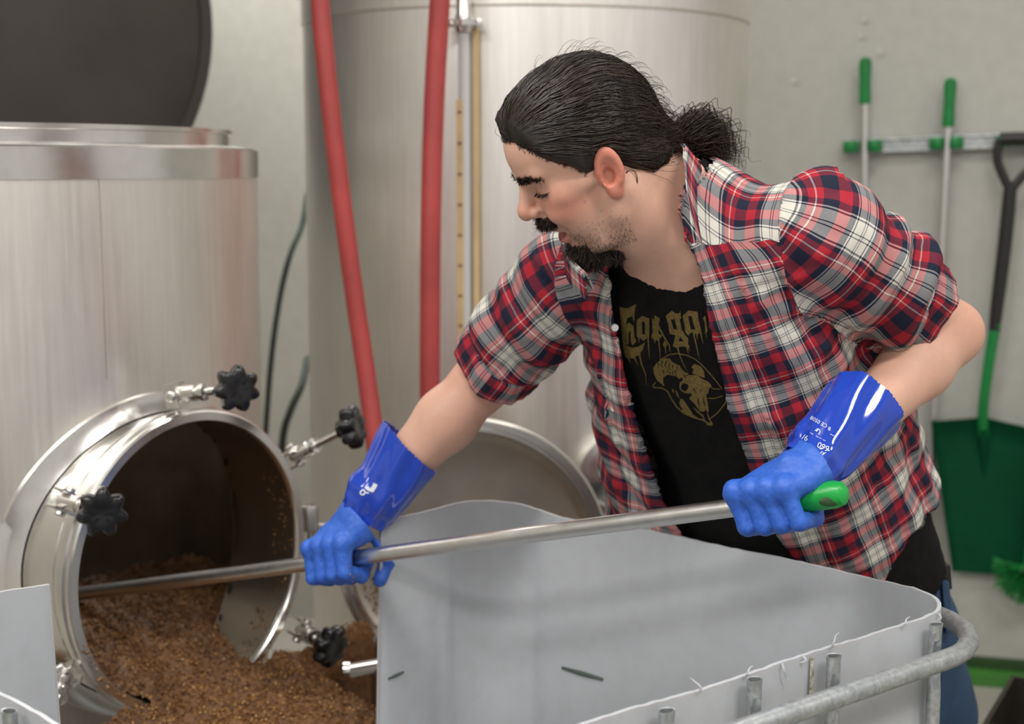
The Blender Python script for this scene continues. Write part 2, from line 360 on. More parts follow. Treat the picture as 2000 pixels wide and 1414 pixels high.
# ============================================================ BACK TANK
TB = P(1026, 330, 3.72); TB.z = 0; TR = 0.560
bt = empty('fermenting_tank', (TB.x, TB.y, 0)); tag(bt, 'tall brushed stainless tank standing behind the man', 'tank')
zs = P(1026, 8, TB.y - TR).z                  # band seam
mb = MB(); mb.lathe([(TR, .25), (TR, 1.0), (TR, zs - .004), (TR - .003, zs), (TR + .004, zs + .003), (TR + .004, zs + .075), (TR, zs + .08), (TR, 2.75), (TR * .8, 2.86), (.3, 2.95), (0.0001, 2.97)], (TB.x, TB.y, 0), (0, 0, 1), 120)
mb.build('shell', M['steel_back'], bt)
mb = MB(); mb.lathe([(TR - .01, .25), (TR * .6, .16), (.1, .1), (0.0001, .1)], (TB.x, TB.y, 0), (0, 0, 1), 64); mb.build('bottom_cone', M['steel_back'], bt)
for k in range(3):
    a_ = math.radians(90 + 120 * k); mb = MB(); q = Vector((TB.x + .45 * math.cos(a_), TB.y + .45 * math.sin(a_), 0)); mb.tube([q + Vector((0, 0, .002)), q + Vector((0, 0, .3))], .03, 16); mb.build('leg', M['steel_back'], bt)
# small side port of the tank, half hidden by the shirt
def on_tank(px, py, off=0.0):
    d = ray(px, py); o = CAM; a_ = d.x ** 2 + d.y ** 2; b_ = 2 * ((o.x - TB.x) * d.x + (o.y - TB.y) * d.y); c_ = (o.x - TB.x) ** 2 + (o.y - TB.y) ** 2 - (TR + off) ** 2
    t_ = (-b_ - math.sqrt(max(0, b_ * b_ - 4 * a_ * c_))) / (2 * a_); return o + d * t_
pc = on_tank(1190, 920); pn = Vector((pc.x - TB.x, pc.y - TB.y, 0)).normalized()
mb = MB(); mb.lathe([(.085, -.01), (.085, .03), (.092, .032), (.092, .045), (.075, .047), (.07, .04), (.05, .045), (.03, .05), (.0001, .05)], pc, pn, 48); mb.build('side_port', M['steel_ring'], bt)
# level gauge: glass tube with tan tape and clamp
gz1 = on_tank(906, 55, .035); gz0 = on_tank(908, 1000, .035); gz0.x = gz1.x; gz0.y = gz1.y
lg = empty('level_gauge', gz0); tag(lg, 'sight tube level gauge with tan measuring tape on the back tank', 'level gauge')
mb = MB(); mb.tube([gz0, gz1], .0125, 20); g_t = mb.build('sight_tube', None, lg)
t = NT('milky_sight_tube'); t.base((0.78, 0.78, 0.77)).set(Roughness=0.15, Transmission_Weight=0.35); g_t.data.materials.append(t.m)
gn = Vector((gz1.x - TB.x, gz1.y - TB.y, 0)).normalized(); gx = Vector((-gn.y, gn.x, 0)); gx = gx if gx.x > 0 else -gx
za = P(908, 195, gz1.y).z
mb = MB(); slab(mb, Vector((gz0.x, gz0.y, gz0.z)) - gx * .014 + gn * .012, gx * .014, gn * .0015, Vector((0, 0, za - gz0.z))); mb.build('measuring_tape', M['scale_tape'], lg)
for k in range(13):
    z_ = za - .03 - k * .066
    mb = MB(); slab(mb, Vector((gz0.x, gz0.y, z_)) - gx * .012 + gn * .0137, gx * .010, gn * .0006, Vector((0, 0, .006))); mb.build('tape_mark', M['dark_ink'], lg)
mb = MB(); slab(mb, Vector((gz0.x, gz0.y, gz0.z)) + gx * .018 - gn * .02, gx * .010, gn * .012, Vector((0, 0, gz1.z - gz0.z))); mb.build('backing_strip', M['scale_tape'], lg)
mb = MB(); mb.lathe([(.0128, -.02), (.016, -.02), (.02, -.006), (.028, -.003), (.028, .003), (.02, .006), (.016, .02), (.016, .12), (.0001, .12)], gz1 + Vector((0, 0, .01)), (0, 0, 1), 28); mb.build('ferrule', M['steel_ring'], lg)
mb = MB(); mb.lathe([(.029, -.006), (.033, -.006), (.033, .006), (.029, .006)], gz1 + Vector((0, 0, .01)), (0, 0, 1), 28, closed=True)
cl = gz1 + Vector((0, 0, .01)); mb.box(cl - gx * .036, (.012, .012, .02), None, .002); mb.box(cl + gx * .036, (.012, .012, .016), None, .002)
mb.tube([cl - gx * .036 + gn * .004, cl - gx * .036 + gn * .03], .004, 8)
cb = mb.build('clamp_band', M['steel_ring'], lg)
mb = MB(); wq = cl - gx * .046 + gn * .012
mb.tube([wq + Vector((-.012, 0, .016)), wq + Vector((.004, 0, .012)), wq, wq + Vector((.004, 0, -.012)), wq + Vector((-.012, 0, -.016))], .0035, 8); mb.tube([wq + Vector((-.012, 0, .016)), wq + Vector((-.012, 0, -.016))], .0035, 8); mb.build('wing_nut', M['steel_ring'], cb)

# red hoses
def hose(label, pts, r):
    mb = MB(); p = spline([P(*q) for q in pts], 14); mb.tube(p, r, 20)
    o = mb.build('hose', M['hose'], None); tag(o, label, 'hose', 'red hoses in front of the back tank'); return o
hose('red rubber hose running diagonally down to the star knob', [(618, -320, 2.98), (622, -60, 2.98), (636, 120, 2.97), (660, 330, 2.96), (690, 560, 2.95), (715, 730, 2.93), (735, 880, 2.90), (752, 1000, 2.88), (775, 1330, 2.95)], .0195)
hose('red rubber hose hanging straight down beside the level gauge', [(868, -320, 3.03), (862, -60, 3.03), (848, 200, 3.02), (842, 420, 3.0), (840, 640, 2.99), (840, 800, 2.98), (843, 1000, 2.97), (850, 1330, 2.98)], .0215)
# dark cables between the tanks
mb = MB(); mb.tube(spline([P(600, 380, 4.0), P(590, 440, 3.95), P(566, 500, 3.9), P(545, 590, 3.9), P(528, 720, 3.9), P(515, 900, 3.9)], 8), .008, 10)
tag(mb.build('cable', M['cable']), 'dark cable curving down behind the mash tun', 'cable', 'cables between the tanks')
mb = MB(); mb.tube(spline([P(600, 700, 4.0), P(590, 750, 3.9), P(568, 800, 3.85), P(552, 860, 3.85), P(545, 1000, 3.85)], 8), .010, 10)
tag(mb.build('cable', M['cable']), 'dark cable beside the top star knob', 'cable', 'cables between the tanks')

# ============================================================ MASH TUN (left)
TN_A = math.radians(54); N = Vector((math.sin(TN_A), -math.cos(TN_A), 0)); TT = Vector((math.cos(TN_A), math.sin(TN_A), 0)); ZZ = Vector((0, 0, 1))
MC = P(384, 1099, 2.40); RN = 0.259; MR = 0.615; NECK = 0.100
MA = MC - N * (MR + NECK); MA.z = 0
zb0 = P(520, 347, 2.78).z; zb1 = P(520, 290, 2.78).z; zr = P(466, 252, 2.75).z
mt = empty('mash_tun', (MA.x, MA.y, 0)); tag(mt, 'stainless mash tun with an open round manway full of grain', 'tank')
def tun_wall(R, z0, z1, hole, na=140, nz=60):
    v = []; f = []
    for k in range(nz + 1):
        z = z0 + (z1 - z0) * k / nz
        for j in range(na): a_ = 2 * math.pi * j / na; v.append(Vector((MA.x + R * math.cos(a_), MA.y + R * math.sin(a_), z)))
    for k in range(nz):
        for j in range(na):
            q = (k * na + j, k * na + (j + 1) % na, (k + 1) * na + (j + 1) % na, (k + 1) * na + j)
            c = sum((v[i] for i in q), Vector()) / 4; rel = c - MC
            if rel.dot(N) > -NECK - .25 and Vector((0, 0, rel.z)).length_squared + rel.dot(TT) ** 2 < hole ** 2: continue
            f.append(q)
    return MB().add(v, f)
tun_wall(MR, .30, zb0, RN - .002).build('shell', M['steel'], mt, 60)
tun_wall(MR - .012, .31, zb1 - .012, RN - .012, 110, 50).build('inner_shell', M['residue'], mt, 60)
mb = MB(); mb.lathe([(MR, zb0), (MR + .003, zb0), (MR + .003, zb1 - .003), (MR, zb1), (MR - .049, zb1 + .006), (MR - .052, zb1 + .006)], (MA.x, MA.y, 0), (0, 0, 1), 140); mb.build('top_band', M['steel_ring'], mt, 30)
mb = MB(); rr = MR - .052
mb.lathe([(rr, zb1 + .002), (rr, zr - .010), (rr + .006, zr - .008), (rr + .006, zr), (rr - .012, zr), (rr - .012, zb1 - .03)], (MA.x, MA.y, 0), (0, 0, 1), 140); mb.build('collar', M['steel_ring'], mt, 30)
mb = MB(); mb.lathe([(MR, .30), (MR, .26), (MR * .5, .2), (0.0001, .19)], (MA.x, MA.y, 0), (0, 0, 1), 90); mb.build('bottom', M['steel'], mt)
for k in range(4):
    a_ = math.radians(20 + 90 * k); q = Vector((MA.x + .5 * math.cos(a_), MA.y + .5 * math.sin(a_), 0)); mb = MB(); mb.tube([q + ZZ * .002, q + ZZ * .3], .035, 16); mb.build('leg', M['steel'], mt)
# vertical weld seam on the shell
sa = on = None
def on_tun(px, py, off=0.0):
    d = ray(px, py); o = CAM; a_ = d.x ** 2 + d.y ** 2; b_ = 2 * ((o.x - MA.x) * d.x + (o.y - MA.y) * d.y); c_ = (o.x - MA.x) ** 2 + (o.y - MA.y) ** 2 - (MR + off) ** 2
    t_ = (-b_ - math.sqrt(max(0, b_ * b_ - 4 * a_ * c_))) / (2 * a_); return o + d * t_
q = on_tun(195, 400); mb = MB(); mb.tube([Vector((q.x, q.y, zb0)), Vector((q.x, q.y, P(195, 740, q.y).z))], .0016, 6); mb.build('weld_seam', M['steel_inner'], mt)
# neck: the back ring is mitred to the round shell
def neck_ring(r, h=None, n=96):
    out = []
    for j in range(n):
        a_ = 2 * math.pi * j / n; lat = r * math.cos(a_); up = r * math.sin(a_)
        if h is None:
            x = math.sqrt(max(0, (MR - .004) ** 2 - lat ** 2)); hh = x - (MR + NECK)
        else: hh = h
        out.append(MC + TT * lat + ZZ * up + N * hh)
    return out
def rings(mb, rs, n=96):
    v = [p for r in rs for p in r]; f = []
    for i in range(len(rs) - 1):
        for j in range(n): f.append((i * n + j, i * n + (j + 1) % n, (i + 1) * n + (j + 1) % n, (i + 1) * n + j))
    mb.add(v, f); return mb
def mitre(r, d, rt): # ring following the shell contour, d outside it
    out = []
    for j in range(96):
        a_ = 2 * math.pi * j / 96; lat = r * math.cos(a_); up = r * math.sin(a_)
        x = math.sqrt((MR + d) ** 2 - min(lat, MR * .9) ** 2); out.append(MC + TT * lat + ZZ * up + N * (x - (MR + NECK)))
    return out
mb = MB(); rings(mb, [mitre(RN + .030, -.003, 0), mitre(RN + .027, .005, 0), mitre(RN + .012, .008, 0), mitre(RN - .004, .018, 0)]); mb.build('saddle_flange', M['steel_ring'], mt, 40)
mb = MB(); rings(mb, [mitre(RN - .006, -.01, 0), neck_ring(RN - .006, -.058), neck_ring(RN - .004, -.056), neck_ring(RN - .004, -.053), neck_ring(RN - .006, -.051), neck_ring(RN - .006, -.03)]); mb.build('neck', M['steel_ring'], mt, 40)
mb = MB(); rings(mb, [neck_ring(RN - .006, -.03), neck_ring(RN + .006, -.028), neck_ring(RN + .006, -.016), neck_ring(RN + .002, -.013), neck_ring(RN + .002, -.009), neck_ring(RN + .005, -.007), neck_ring(RN + .005, -.001), neck_ring(RN + .002, .002), neck_ring(RN - .012, .002), neck_ring(RN - .015, -.002), neck_ring(RN - .015, -.008)]); mb.build('rim_ring', M['steel_ring'], mt, 40)
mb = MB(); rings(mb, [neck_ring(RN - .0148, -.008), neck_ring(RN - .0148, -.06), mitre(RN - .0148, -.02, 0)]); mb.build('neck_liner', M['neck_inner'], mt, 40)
# swing bolt clamps round the rim
def star_knob(mb, c, ax, R, th, lobes=7, a0=0.0):
    ax = Vector(ax).normalized(); X = ax.orthogonal().normalized(); Y = ax.cross(X); n = lobes * 12
    prof = [(-.5, .80), (-.42, .93), (-.25, 1.0), (.2, 1.0), (.38, .95), (.5, .82), (.52, .45), (.47, .3)]
    v = []; f = []
    for (h, s_) in prof:
        for j in range(n):
            a_ = 2 * math.pi * j / n; lob = 0.5 + 0.5 * math.cos(lobes * a_); rad = R * (0.74 + 0.26 * lob ** .75) * s_
            v.append(c + ax * (h * th) + (X * math.cos(a_ + a0) + Y * math.sin(a_ + a0)) * rad)
    for i in range(len(prof) - 1):
        for j in range(n): f.append((i * n + j, i * n + (j + 1) % n, (i + 1) * n + (j + 1) % n, (i + 1) * n + j))
    f.append(tuple(range(n - 1, -1, -1))); f.append(tuple((len(prof) - 1) * n + j for j in range(n)))
    mb.add(v, f); mb.lathe([(R * .42, -.5 * th), (R * .40, -.95 * th), (R * .33, -1.0 * th), (.0001, -1.0 * th)], c, ax, 20)
def clamp(bp, kp, knob_ax, rk=.040, show=True):
    """bp bracket foot on the rim, kp knob centre"""
    d = (kp - bp).normalized(); L = (kp - bp).length; radial = (bp - MC); radial -= N * radial.dot(N); radial.normalize(); side = d.cross(radial).normalized()
    mb = MB(); Rb = Matrix((d, side, side.cross(d))).transposed()
    for s_ in (-1, 1): mb.box(bp + side * .014 * s_ - d * .002, (.026, .005, .042), Rb, .002)
    mb.tube([bp - side * .022, bp + side * .022], .006, 12); mb.lathe([(.0001, 0), (.009, 0), (.009, .005), (.006, .007), (.0001, .007)], bp + side * .017, side, 14); mb.lathe([(.0001, 0), (.009, 0), (.009, .005), (.006, .007), (.0001, .007)], bp - side * .017, -side, 14)
    b = mb.build('swing_clamp', M['steel_ring'], mt, 35)
    mb = MB(); mb.lathe([(.0001, -.010), (.011, -.010), (.014, .004), (.0145, .006), (.0145, .040), (.011, .041), (.011, .048), (.015, .050), (.015, .058), (.007, .060), (.007, L), (.0001, L)], bp, d, 24); mb.build('bolt', M['steel_ring'], b, 35)
    if show:
        mb = MB(); star_knob(mb, kp, knob_ax, rk, .028, 7, .3); mb.build('star_knob', M['black_plastic'], b, 40)
RP = MC - N * .012
clamp(Pplane(345, 770, RP, N), Pplane(462, 759, MC + N * .10, N), N + Vector((-.15, -.5, .1)))
clamp(Pplane(128, 980, RP, N), Pplane(200, 1000, MC + N * .085, N), N + Vector((-.5, -.5, .0)))
clamp(Pplane(578, 888, RP, N), Pplane(688, 834, MC + N * .135, N), N + Vector((.3, .3, .25)))
clamp(Pplane(590, 1232, RP, N), Pplane(645, 1262, MC + N * .10, N), N + Vector((.1, 0, -.2)))
clamp(Pplane(128, 1322, RP, N), Pplane(100, 1400, MC + N * .06, N), N, show=False)
# hinge with lug on the far side of the rim
hb = Pplane(606, 1012, RP, N)
mb = MB(); mb.box(hb, (.03, .02, .05), None, .004); mb.tube([hb - ZZ * .07, hb + ZZ * .03], .007, 12); mb.tube([hb - ZZ * .02, P(660, 1030, 2.70)], .010, 10); mb.tube([hb - ZZ * .06, P(660, 1080, 2.70)], .010, 10); mb.build('hinge', M['steel_ring'], mt, 35)

# manway door swung open
DC = P(922, 1082, 2.74); DN = Vector((-.05, -1, .04)).normalized()
dr = empty('manway_door', DC - ZZ * .27); tag(dr, 'round dished stainless manway door swung open behind the white tote', 'tank door')
RD = .268
mb = MB(); mb.lathe([(0.0001, -.045), (.08, -.043), (.16, -.034), (.215, -.02), (.238, -.008), (.242, .0)], DC, DN, 110); mb.build('dished_plate', M['steel_inner'], dr, 60)
mb = MB(); mb.lathe([(.242, .0), (.244, .008), (.250, .008), (.251, .004), (.255, .004), (.256, .012), (RD - .002, .012), (RD, .009), (RD, -.018), (.25, -.022), (.2, -.04), (.1, -.055), (.0001, -.058)], DC, DN, 110); mb.build('door_rim', M['steel_ring'], dr, 40)
mb = MB(); mb.box(DC - DN * .07, (.05, .02, .54), None, .005); mb.build('back_strap', M['steel'], dr)
# raised lid behind the tun
LC = P(-44, 12, 3.75); la = math.radians(34); LN = Vector((math.sin(la), -math.cos(la), .05)).normalized(); LR = .635
ld = empty('tun_lid', LC - ZZ * LR); tag(ld, 'dark round lid raised upright behind the mash tun', 'lid')
mb = MB(); mb.lathe([(.0001, 0), (LR - .03, 0), (LR - .03, -.02), (.0001, -.02)], LC, LN, 110); mb.build('lid_plate', M['lid'], ld, 40)
mb = MB(); mb.lathe([(LR - .035, -.022), (LR - .035, .006), (LR - .005, .008), (LR, .0), (LR, -.03)], LC, LN, 110, closed=True); mb.build('rubber_edge', M['lid_edge'], ld, 40)
mb = MB(); mb.tube([LC - ZZ * (LR - .02) - LN * .03, Vector((LC.x, LC.y, .002)) - LN * .03], .03, 14); mb.build('support_post', M['steel_back'], ld)

# drain pipe near the floor between tun and door
mb = MB(); mb.tube([P(672, 1312, 2.62), P(760, 1296, 2.66)], .014, 14); mb.lathe([(.0001, 0), (.02, 0), (.02, .012), (.0001, .012)], P(672, 1312, 2.62), (1, .05, .05), 20)
mb.tube([P(742, 1300, 2.65), P(742, 1300, 2.65) * 1.0 - Vector((0, 0, P(742, 1300, 2.65).z - .002))], .018, 12)
tag(mb.build('drain_pipe', M['steel_ring']), 'short steel drain pipe under the manway door', 'pipe')

# ============================================================ WHITE TOTE WITH GALVANISED CAGE
DROP = .554; ZR = CAM.z - DROP
def rimpt(px, py): d = ray(px, py); return CAM + d * ((ZR - CAM.z) / d.z)
F_ = rimpt(965, 972); R_ = rimpt(1922, 1172); N_ = rimpt(470, 1625); L_ = rimpt(-262, 1206)
def rounded(cs, rad, seg=14):
    out = []; n = len(cs)
    for i in range(n):
        p = cs[i]; a = (cs[i - 1] - p).normalized(); b = (cs[(i + 1) % n] - p).normalized(); th_ = math.acos(max(-1, min(1, a.dot(b)))); tl = rad / math.tan(th_ / 2)
        c = p + (a + b).normalized() * (rad / math.sin(th_ / 2)); s0 = p + a * tl - c; s1 = p + b * tl - c
        for k in range(seg + 1):
            t_ = k / seg; q = s0.lerp(s1, t_); q = q.normalized() * rad if q.length > 1e-6 else q; out.append(c + q)
    return out
def resample(poly, step):
    poly = poly + [poly[0]]; out = []; 
    for i in range(len(poly) - 1):
        L = (poly[i + 1] - poly[i]).length; k = max(1, int(L / step))
        for j in range(k): out.append(poly[i].lerp(poly[i + 1], j / k))
    return out
path = resample(rounded([F_, R_, N_, L_], .105), .012)
def proj(p):
    q = p - CAM; y = q.dot(FWD); return (1000 + FPX * q.x / y, 707 - FPX * q.dot(UPV) / y)
npth = len(path); cen = sum(path, Vector()) / npth
nrm = []
for i in range(npth):
    tg = (path[(i + 1) % npth] - path[i - 1]); nn = Vector((tg.y, -tg.x, 0)).normalized(); nrm.append(nn if nn.dot(path[i] - cen) > 0 else -nn)
tote = empty('cut_open_tote', (cen.x, cen.y, 0)); tag(tote, 'white plastic tote cut open at the top in a galvanised tube cage', 'tote')
rim = []; 
for i, p in enumerate(path):
    x, y = proj(p)
    dz = .002 * math.sin(i * .21) * math.sin(i * .07) + .0007 * random.uniform(-1, 1)
    far_left = (p - L_).cross((F_ - L_).normalized()).z
    onFL = abs((p - L_).cross((F_ - L_).normalized()).length) < .05
    if y < 1090 and 700 < x < 1150: dz += .004 * math.exp(-((x - 900) / 90) ** 2) - .007 * math.exp(-((x - 1100) / 60) ** 2)
    if onFL and 97 < x < 737: dz = -.36
    rim.append(ZR + dz)
pxs = [proj(p)[0] for p in path]; far_ = [p.y > (L_.y + R_.y) / 2 + .1 for p in path]
TH = .005; v = []; f = []; lev = [0, .02, .08, .16, .24, .34, .46, .60, .74, .86]
for i, p in enumerate(path):
    for side in (0, 1):
        for k in range(len(lev)):
            z = rim[i] + (.13 - rim[i]) * lev[k]; wv = .004 * math.sin(i * .09 + k * .6) + .003 * math.sin(i * .23 + 1) + (.005 * math.exp(-((pxs[i] - 852) / 14) ** 2) + .006 * math.exp(-((pxs[i] - 1046) / 12) ** 2) if far_[i] else 0)
            q = p + nrm[i] * (wv * min(1, lev[k] * 6) + (-TH if side else 0)); v.append((q.x, q.y, z))
nl = len(lev); st = 2 * nl
for i in range(npth):
    a = i * st; b = ((i + 1) % npth) * st
    if abs(rim[i] - rim[(i + 1) % npth]) > .1: pass
    for k in range(nl - 1):
        f.append((a + k, b + k, b + k + 1, a + k + 1)); f.append((a + nl + k, a + nl + k + 1, b + nl + k + 1, b + nl + k))
    f.append((a, a + nl, b + nl, b)); f.append((a + nl - 1, b + nl - 1, b + st - 1, a + st - 1))
wl = MB().add(v, f).build('plastic_wall', M['plastic'], tote, 45)
mb = MB(); bv = [Vector((p.x, p.y, .14)) - nrm[i] * .003 for i, p in enumerate(path)]; mb.add(bv, [tuple(range(npth))]); mb.build('plastic_floor', M['plastic'], tote, None, False)
# plastic burrs hanging on the cut edge
for px, py, L, sg in ((1505, 1292, .020, 1), (1335, 1336, .016, -1), (1608, 1262, .018, 1), (1828, 1199, .014, -1), (1422, 1310, .012, 1), (1548, 1279, .010, -1), (1748, 1221, .012, 1)):
    q = rimpt(px, py); o2 = min(range(npth), key=lambda i: (path[i] - q).length); q = Vector((path[o2].x, path[o2].y, rim[o2])) + nrm[o2] * .002
    up = -1 if py in (1292, 1199, 1279) else 1
    mb = MB(); mb.tube(spline([q, q + nrm[o2] * .004 + ZZ * .4 * L * up, q + Vector((.005 * sg, 0, .8 * L * up)), q + Vector((.009 * sg, 0, L * up))], 5), [.0014 - .00006 * k for k in range(16)], 6); mb.build('plastic_burr', M['plastic'], wl)
# brown weathered streak beside one post
def outset(i, o, z): return Vector((path[i].x, path[i].y, z)) + nrm[i] * o
def idx_at(px, py): q = rimpt(px, py); return min(range(npth), key=lambda i: (path[i] - q).length)
# cage: horizontal rails all round and vertical posts
zt = ZR - .042
def idx_at(px, py): q = rimpt(px, py); return min(range(npth), key=lambda i: (path[i] - q).length)
for j, z in enumerate((zt, zt - .30, zt - .60)):
    iF = idx_at(1360, 1068); iL = idx_at(-230, 1225); rng_i = [(iF + k) % npth for k in range(0, (iL - iF) % npth, 2)]
    mb = MB(); mb.tube([outset(i, .036, z) for i in rng_i], .0125, 14); mb.build('rail', M['galv'], tote)
def post(i, ztop=None):
    base = outset(i, .0165, 0); top = ztop if ztop else rim[i] + random.uniform(-.006, .004)
    tg = (path[(i + 1) % npth] - path[i - 1]).normalized(); nr = nrm[i]; v = []; f = []; n = 16
    zl = [.12, .3, .5, .6, zt - .055, zt - .045, zt - .03, zt - .015, zt, zt + .015, zt + .03, top - .01, top]
    for z in zl:
        dd = math.exp(-((z - zt) / .03) ** 2)
        for k in range(n):
            a_ = 2 * math.pi * k / n; ra = .0095; rb = .0085
            x = ra * math.cos(a_); y = rb * math.sin(a_)
            if y > 0: y *= (1 - 1.25 * dd * max(0, math.cos(a_ - math.pi / 2)) ** 1.5)      # crushed where it meets the rail
            if z == top: x *= 1.10; y *= 1.0
            if z >= top - .01: y *= .95
            v.append(base + tg * x + nr * y + ZZ * z)
    L_n = len(zl)
    for r_ in range(L_n - 1):
        for k in range(n): f.append((r_ * n + k, r_ * n + (k + 1) % n, (r_ + 1) * n + (k + 1) % n, (r_ + 1) * n + k))
    o = len(v)
    for z, s_ in ((top - .0005, .82), (top - .02, .8)):
        for k in range(n): c = base + ZZ * z; q = v[(L_n - 1) * n + k]; qq = Vector((q.x, q.y, 0)) - Vector((base.x, base.y, 0)); v.append(Vector((base.x, base.y, z)) + qq * s_)
    for k in range(n):
        f.append(((L_n - 1) * n + k, (L_n - 1) * n + (k + 1) % n, o + (k + 1) % n, o + k)); f.append((o + k, o + (k + 1) % n, o + n + (k + 1) % n, o + n + k))
    f.append(tuple(o + n + k for k in range(n)))
    return MB().add(v, f).build('post', M['galv'], tote, 45)
pi = [idx_at(1797, 1208), idx_at(1600, 1265), idx_at(1437, 1308), idx_at(1262, 1362), idx_at(1090, 1414)]
for i in pi: post(i)
stp = int(.105 / .012)
ia = idx_at(470, 1600)
for k in range(1, 8): post((ia + k * stp) % npth)
i0 = idx_at(1568, 1274)
tg = (path[(i0 + 1) % npth] - path[i0 - 1]).normalized()
mb = MB(); q = outset(i0, .0018, rim[i0] - .004); slab(mb, q - tg * .006, tg * .006, nrm[i0] * .0012, ZZ * -.055); 
t = NT('mould_streak'); t.base(t.ramp(t.noise(120, 4, .7), [(0.4, (0.22, 0.2, 0.12)), (0.62, (0.62, 0.61, 0.55))])).set(Roughness=.6); mb.build('mould_streak', t.m, wl, None, False)


# short dark pressed slots in the far walls of the tote
wb = BVHTree.FromPolygons([tuple(q.co) for q in wl.data.vertices], [tuple(q.vertices) for q in wl.data.polygons])
for (xa, ya, xb, yb, r_) in ((1098, 1304, 1178, 1327, .0042), (758, 1326, 788, 1312, .003)):
    a_ = wb.ray_cast(CAM, ray(xa, ya).normalized()); b_ = wb.ray_cast(CAM, ray(xb, yb).normalized())
    if a_[0] is not None and b_[0] is not None: mb = MB(); mb.tube([a_[0], a_[0].lerp(b_[0], .5), b_[0]], [r_ * .6, r_, r_ * .6], 8); mb.build('pressed_slot', M['cable'], wl)
# ============================================================ SPENT GRAIN
def vnoise(p, seed=0):
    """smooth value noise on (N,3) points, about -1..1"""
    p = np.asarray(p, dtype=np.float64); i = np.floor(p).astype(np.int64); f = p - i; u = f * f * (3 - 2 * f); out = 0.0
    for dx in (0, 1):
        for dy in (0, 1):
            for dz in (0, 1):
                h = (i[:, 0] + dx) * 374761393 + (i[:, 1] + dy) * 668265263 + (i[:, 2] + dz) * 2147483647 + seed * 974711
                h = (h ^ (h >> 13)) * 1274126177; h = (h ^ (h >> 16)) & 0xffff
                w = np.where(dx, u[:, 0], 1 - u[:, 0]) * np.where(dy, u[:, 1], 1 - u[:, 1]) * np.where(dz, u[:, 2], 1 - u[:, 2])
                out = out + w * (h / 32767.5 - 1)
    return out
def np_mesh(name, v, f):
    me = bpy.data.meshes.new(name); v = np.asarray(v, dtype=np.float32); f = np.asarray(f, dtype=np.int32); k = f.shape[1]
    me.vertices.add(len(v)); me.vertices.foreach_set('co', v.ravel()); me.loops.add(f.size); me.loops.foreach_set('vertex_index', f.ravel())
    me.polygons.add(len(f)); me.polygons.foreach_set('loop_start', np.arange(0, f.size, k, dtype=np.int32)); me.update(calc_edges=True); me.validate(); return me
GS, GT = 230, 200
sv = np.linspace(-.55, .36, GS); tv = np.linspace(-.46, .46, GT); S, T2 = np.meshgrid(sv, tv, indexing='ij')
zrel = np.interp(S, [-.55, -.34, -.20, -.06, .02, .10, .20, .29, .36], [-.15, -.150, -.158, -.195, -.226, -.238, -.262, -.32, -.45])
zrel = zrel - np.where(S < -.05, .03 * np.clip((T2 - .0) / .3, -1, 1) * np.clip(-S / .3, 0, 1), 0)
edge = np.clip((np.abs(T2 - .03) - .15) / .10, 0, 2); zrel = zrel - np.where(S > .02, .13 * edge ** 1.5 * np.clip((S - .02) / .05, 0, 1), 0)
pp = np.stack([S.ravel() * 1, T2.ravel() * 1, np.zeros(S.size)], 1)
nz = .010 * vnoise(pp * 22, 1) + .012 * np.abs(vnoise(pp * 45, 2)) + .006 * vnoise(pp * 110, 3) + .004 * vnoise(pp * 240, 4)
zrel = zrel + nz.reshape(S.shape)
# inside the neck the grain lies in the pipe; keep it clear of the steel
pipe = -np.sqrt(np.clip((RN - .0165) ** 2 - T2 ** 2, 0, None))
inneck = (S > -.12) & (S < .004)
keep = ~(inneck & ((zrel < pipe + .001) | (np.abs(T2) > RN - .018)))
xt = (S + MR + NECK); keep &= ~((S <= -.06) & (np.hypot(xt, T2) > MR - .016) & (np.abs(T2) > RN - .02))
keep &= ~((S > .004) & ((zrel < -.42)))
V3 = np.array(MC)[None, :] + S.reshape(-1, 1) * np.array(N)[None, :] + T2.reshape(-1, 1) * np.array(TT)[None, :]; V3[:, 2] += zrel.ravel()
idx = np.arange(S.size).reshape(S.shape); fk = keep[:-1, :-1] & keep[1:, :-1] & keep[1:, 1:] & keep[:-1, 1:]
fa = np.stack([idx[:-1, :-1][fk], idx[1:, :-1][fk], idx[1:, 1:][fk], idx[:-1, 1:][fk]], 1)
grain = empty('spent_grain', MC + N * .12 - ZZ * .45); tag(grain, 'heap of wet brown spent grain spilling from the manway', 'grain', kind='stuff')
used = np.unique(fa); remap = -np.ones(S.size, int); remap[used] = np.arange(len(used))
tag(link('grain_bed', np_mesh('grain_bed', V3[used], remap[fa]), M['malt'], grain), kind='stuff')
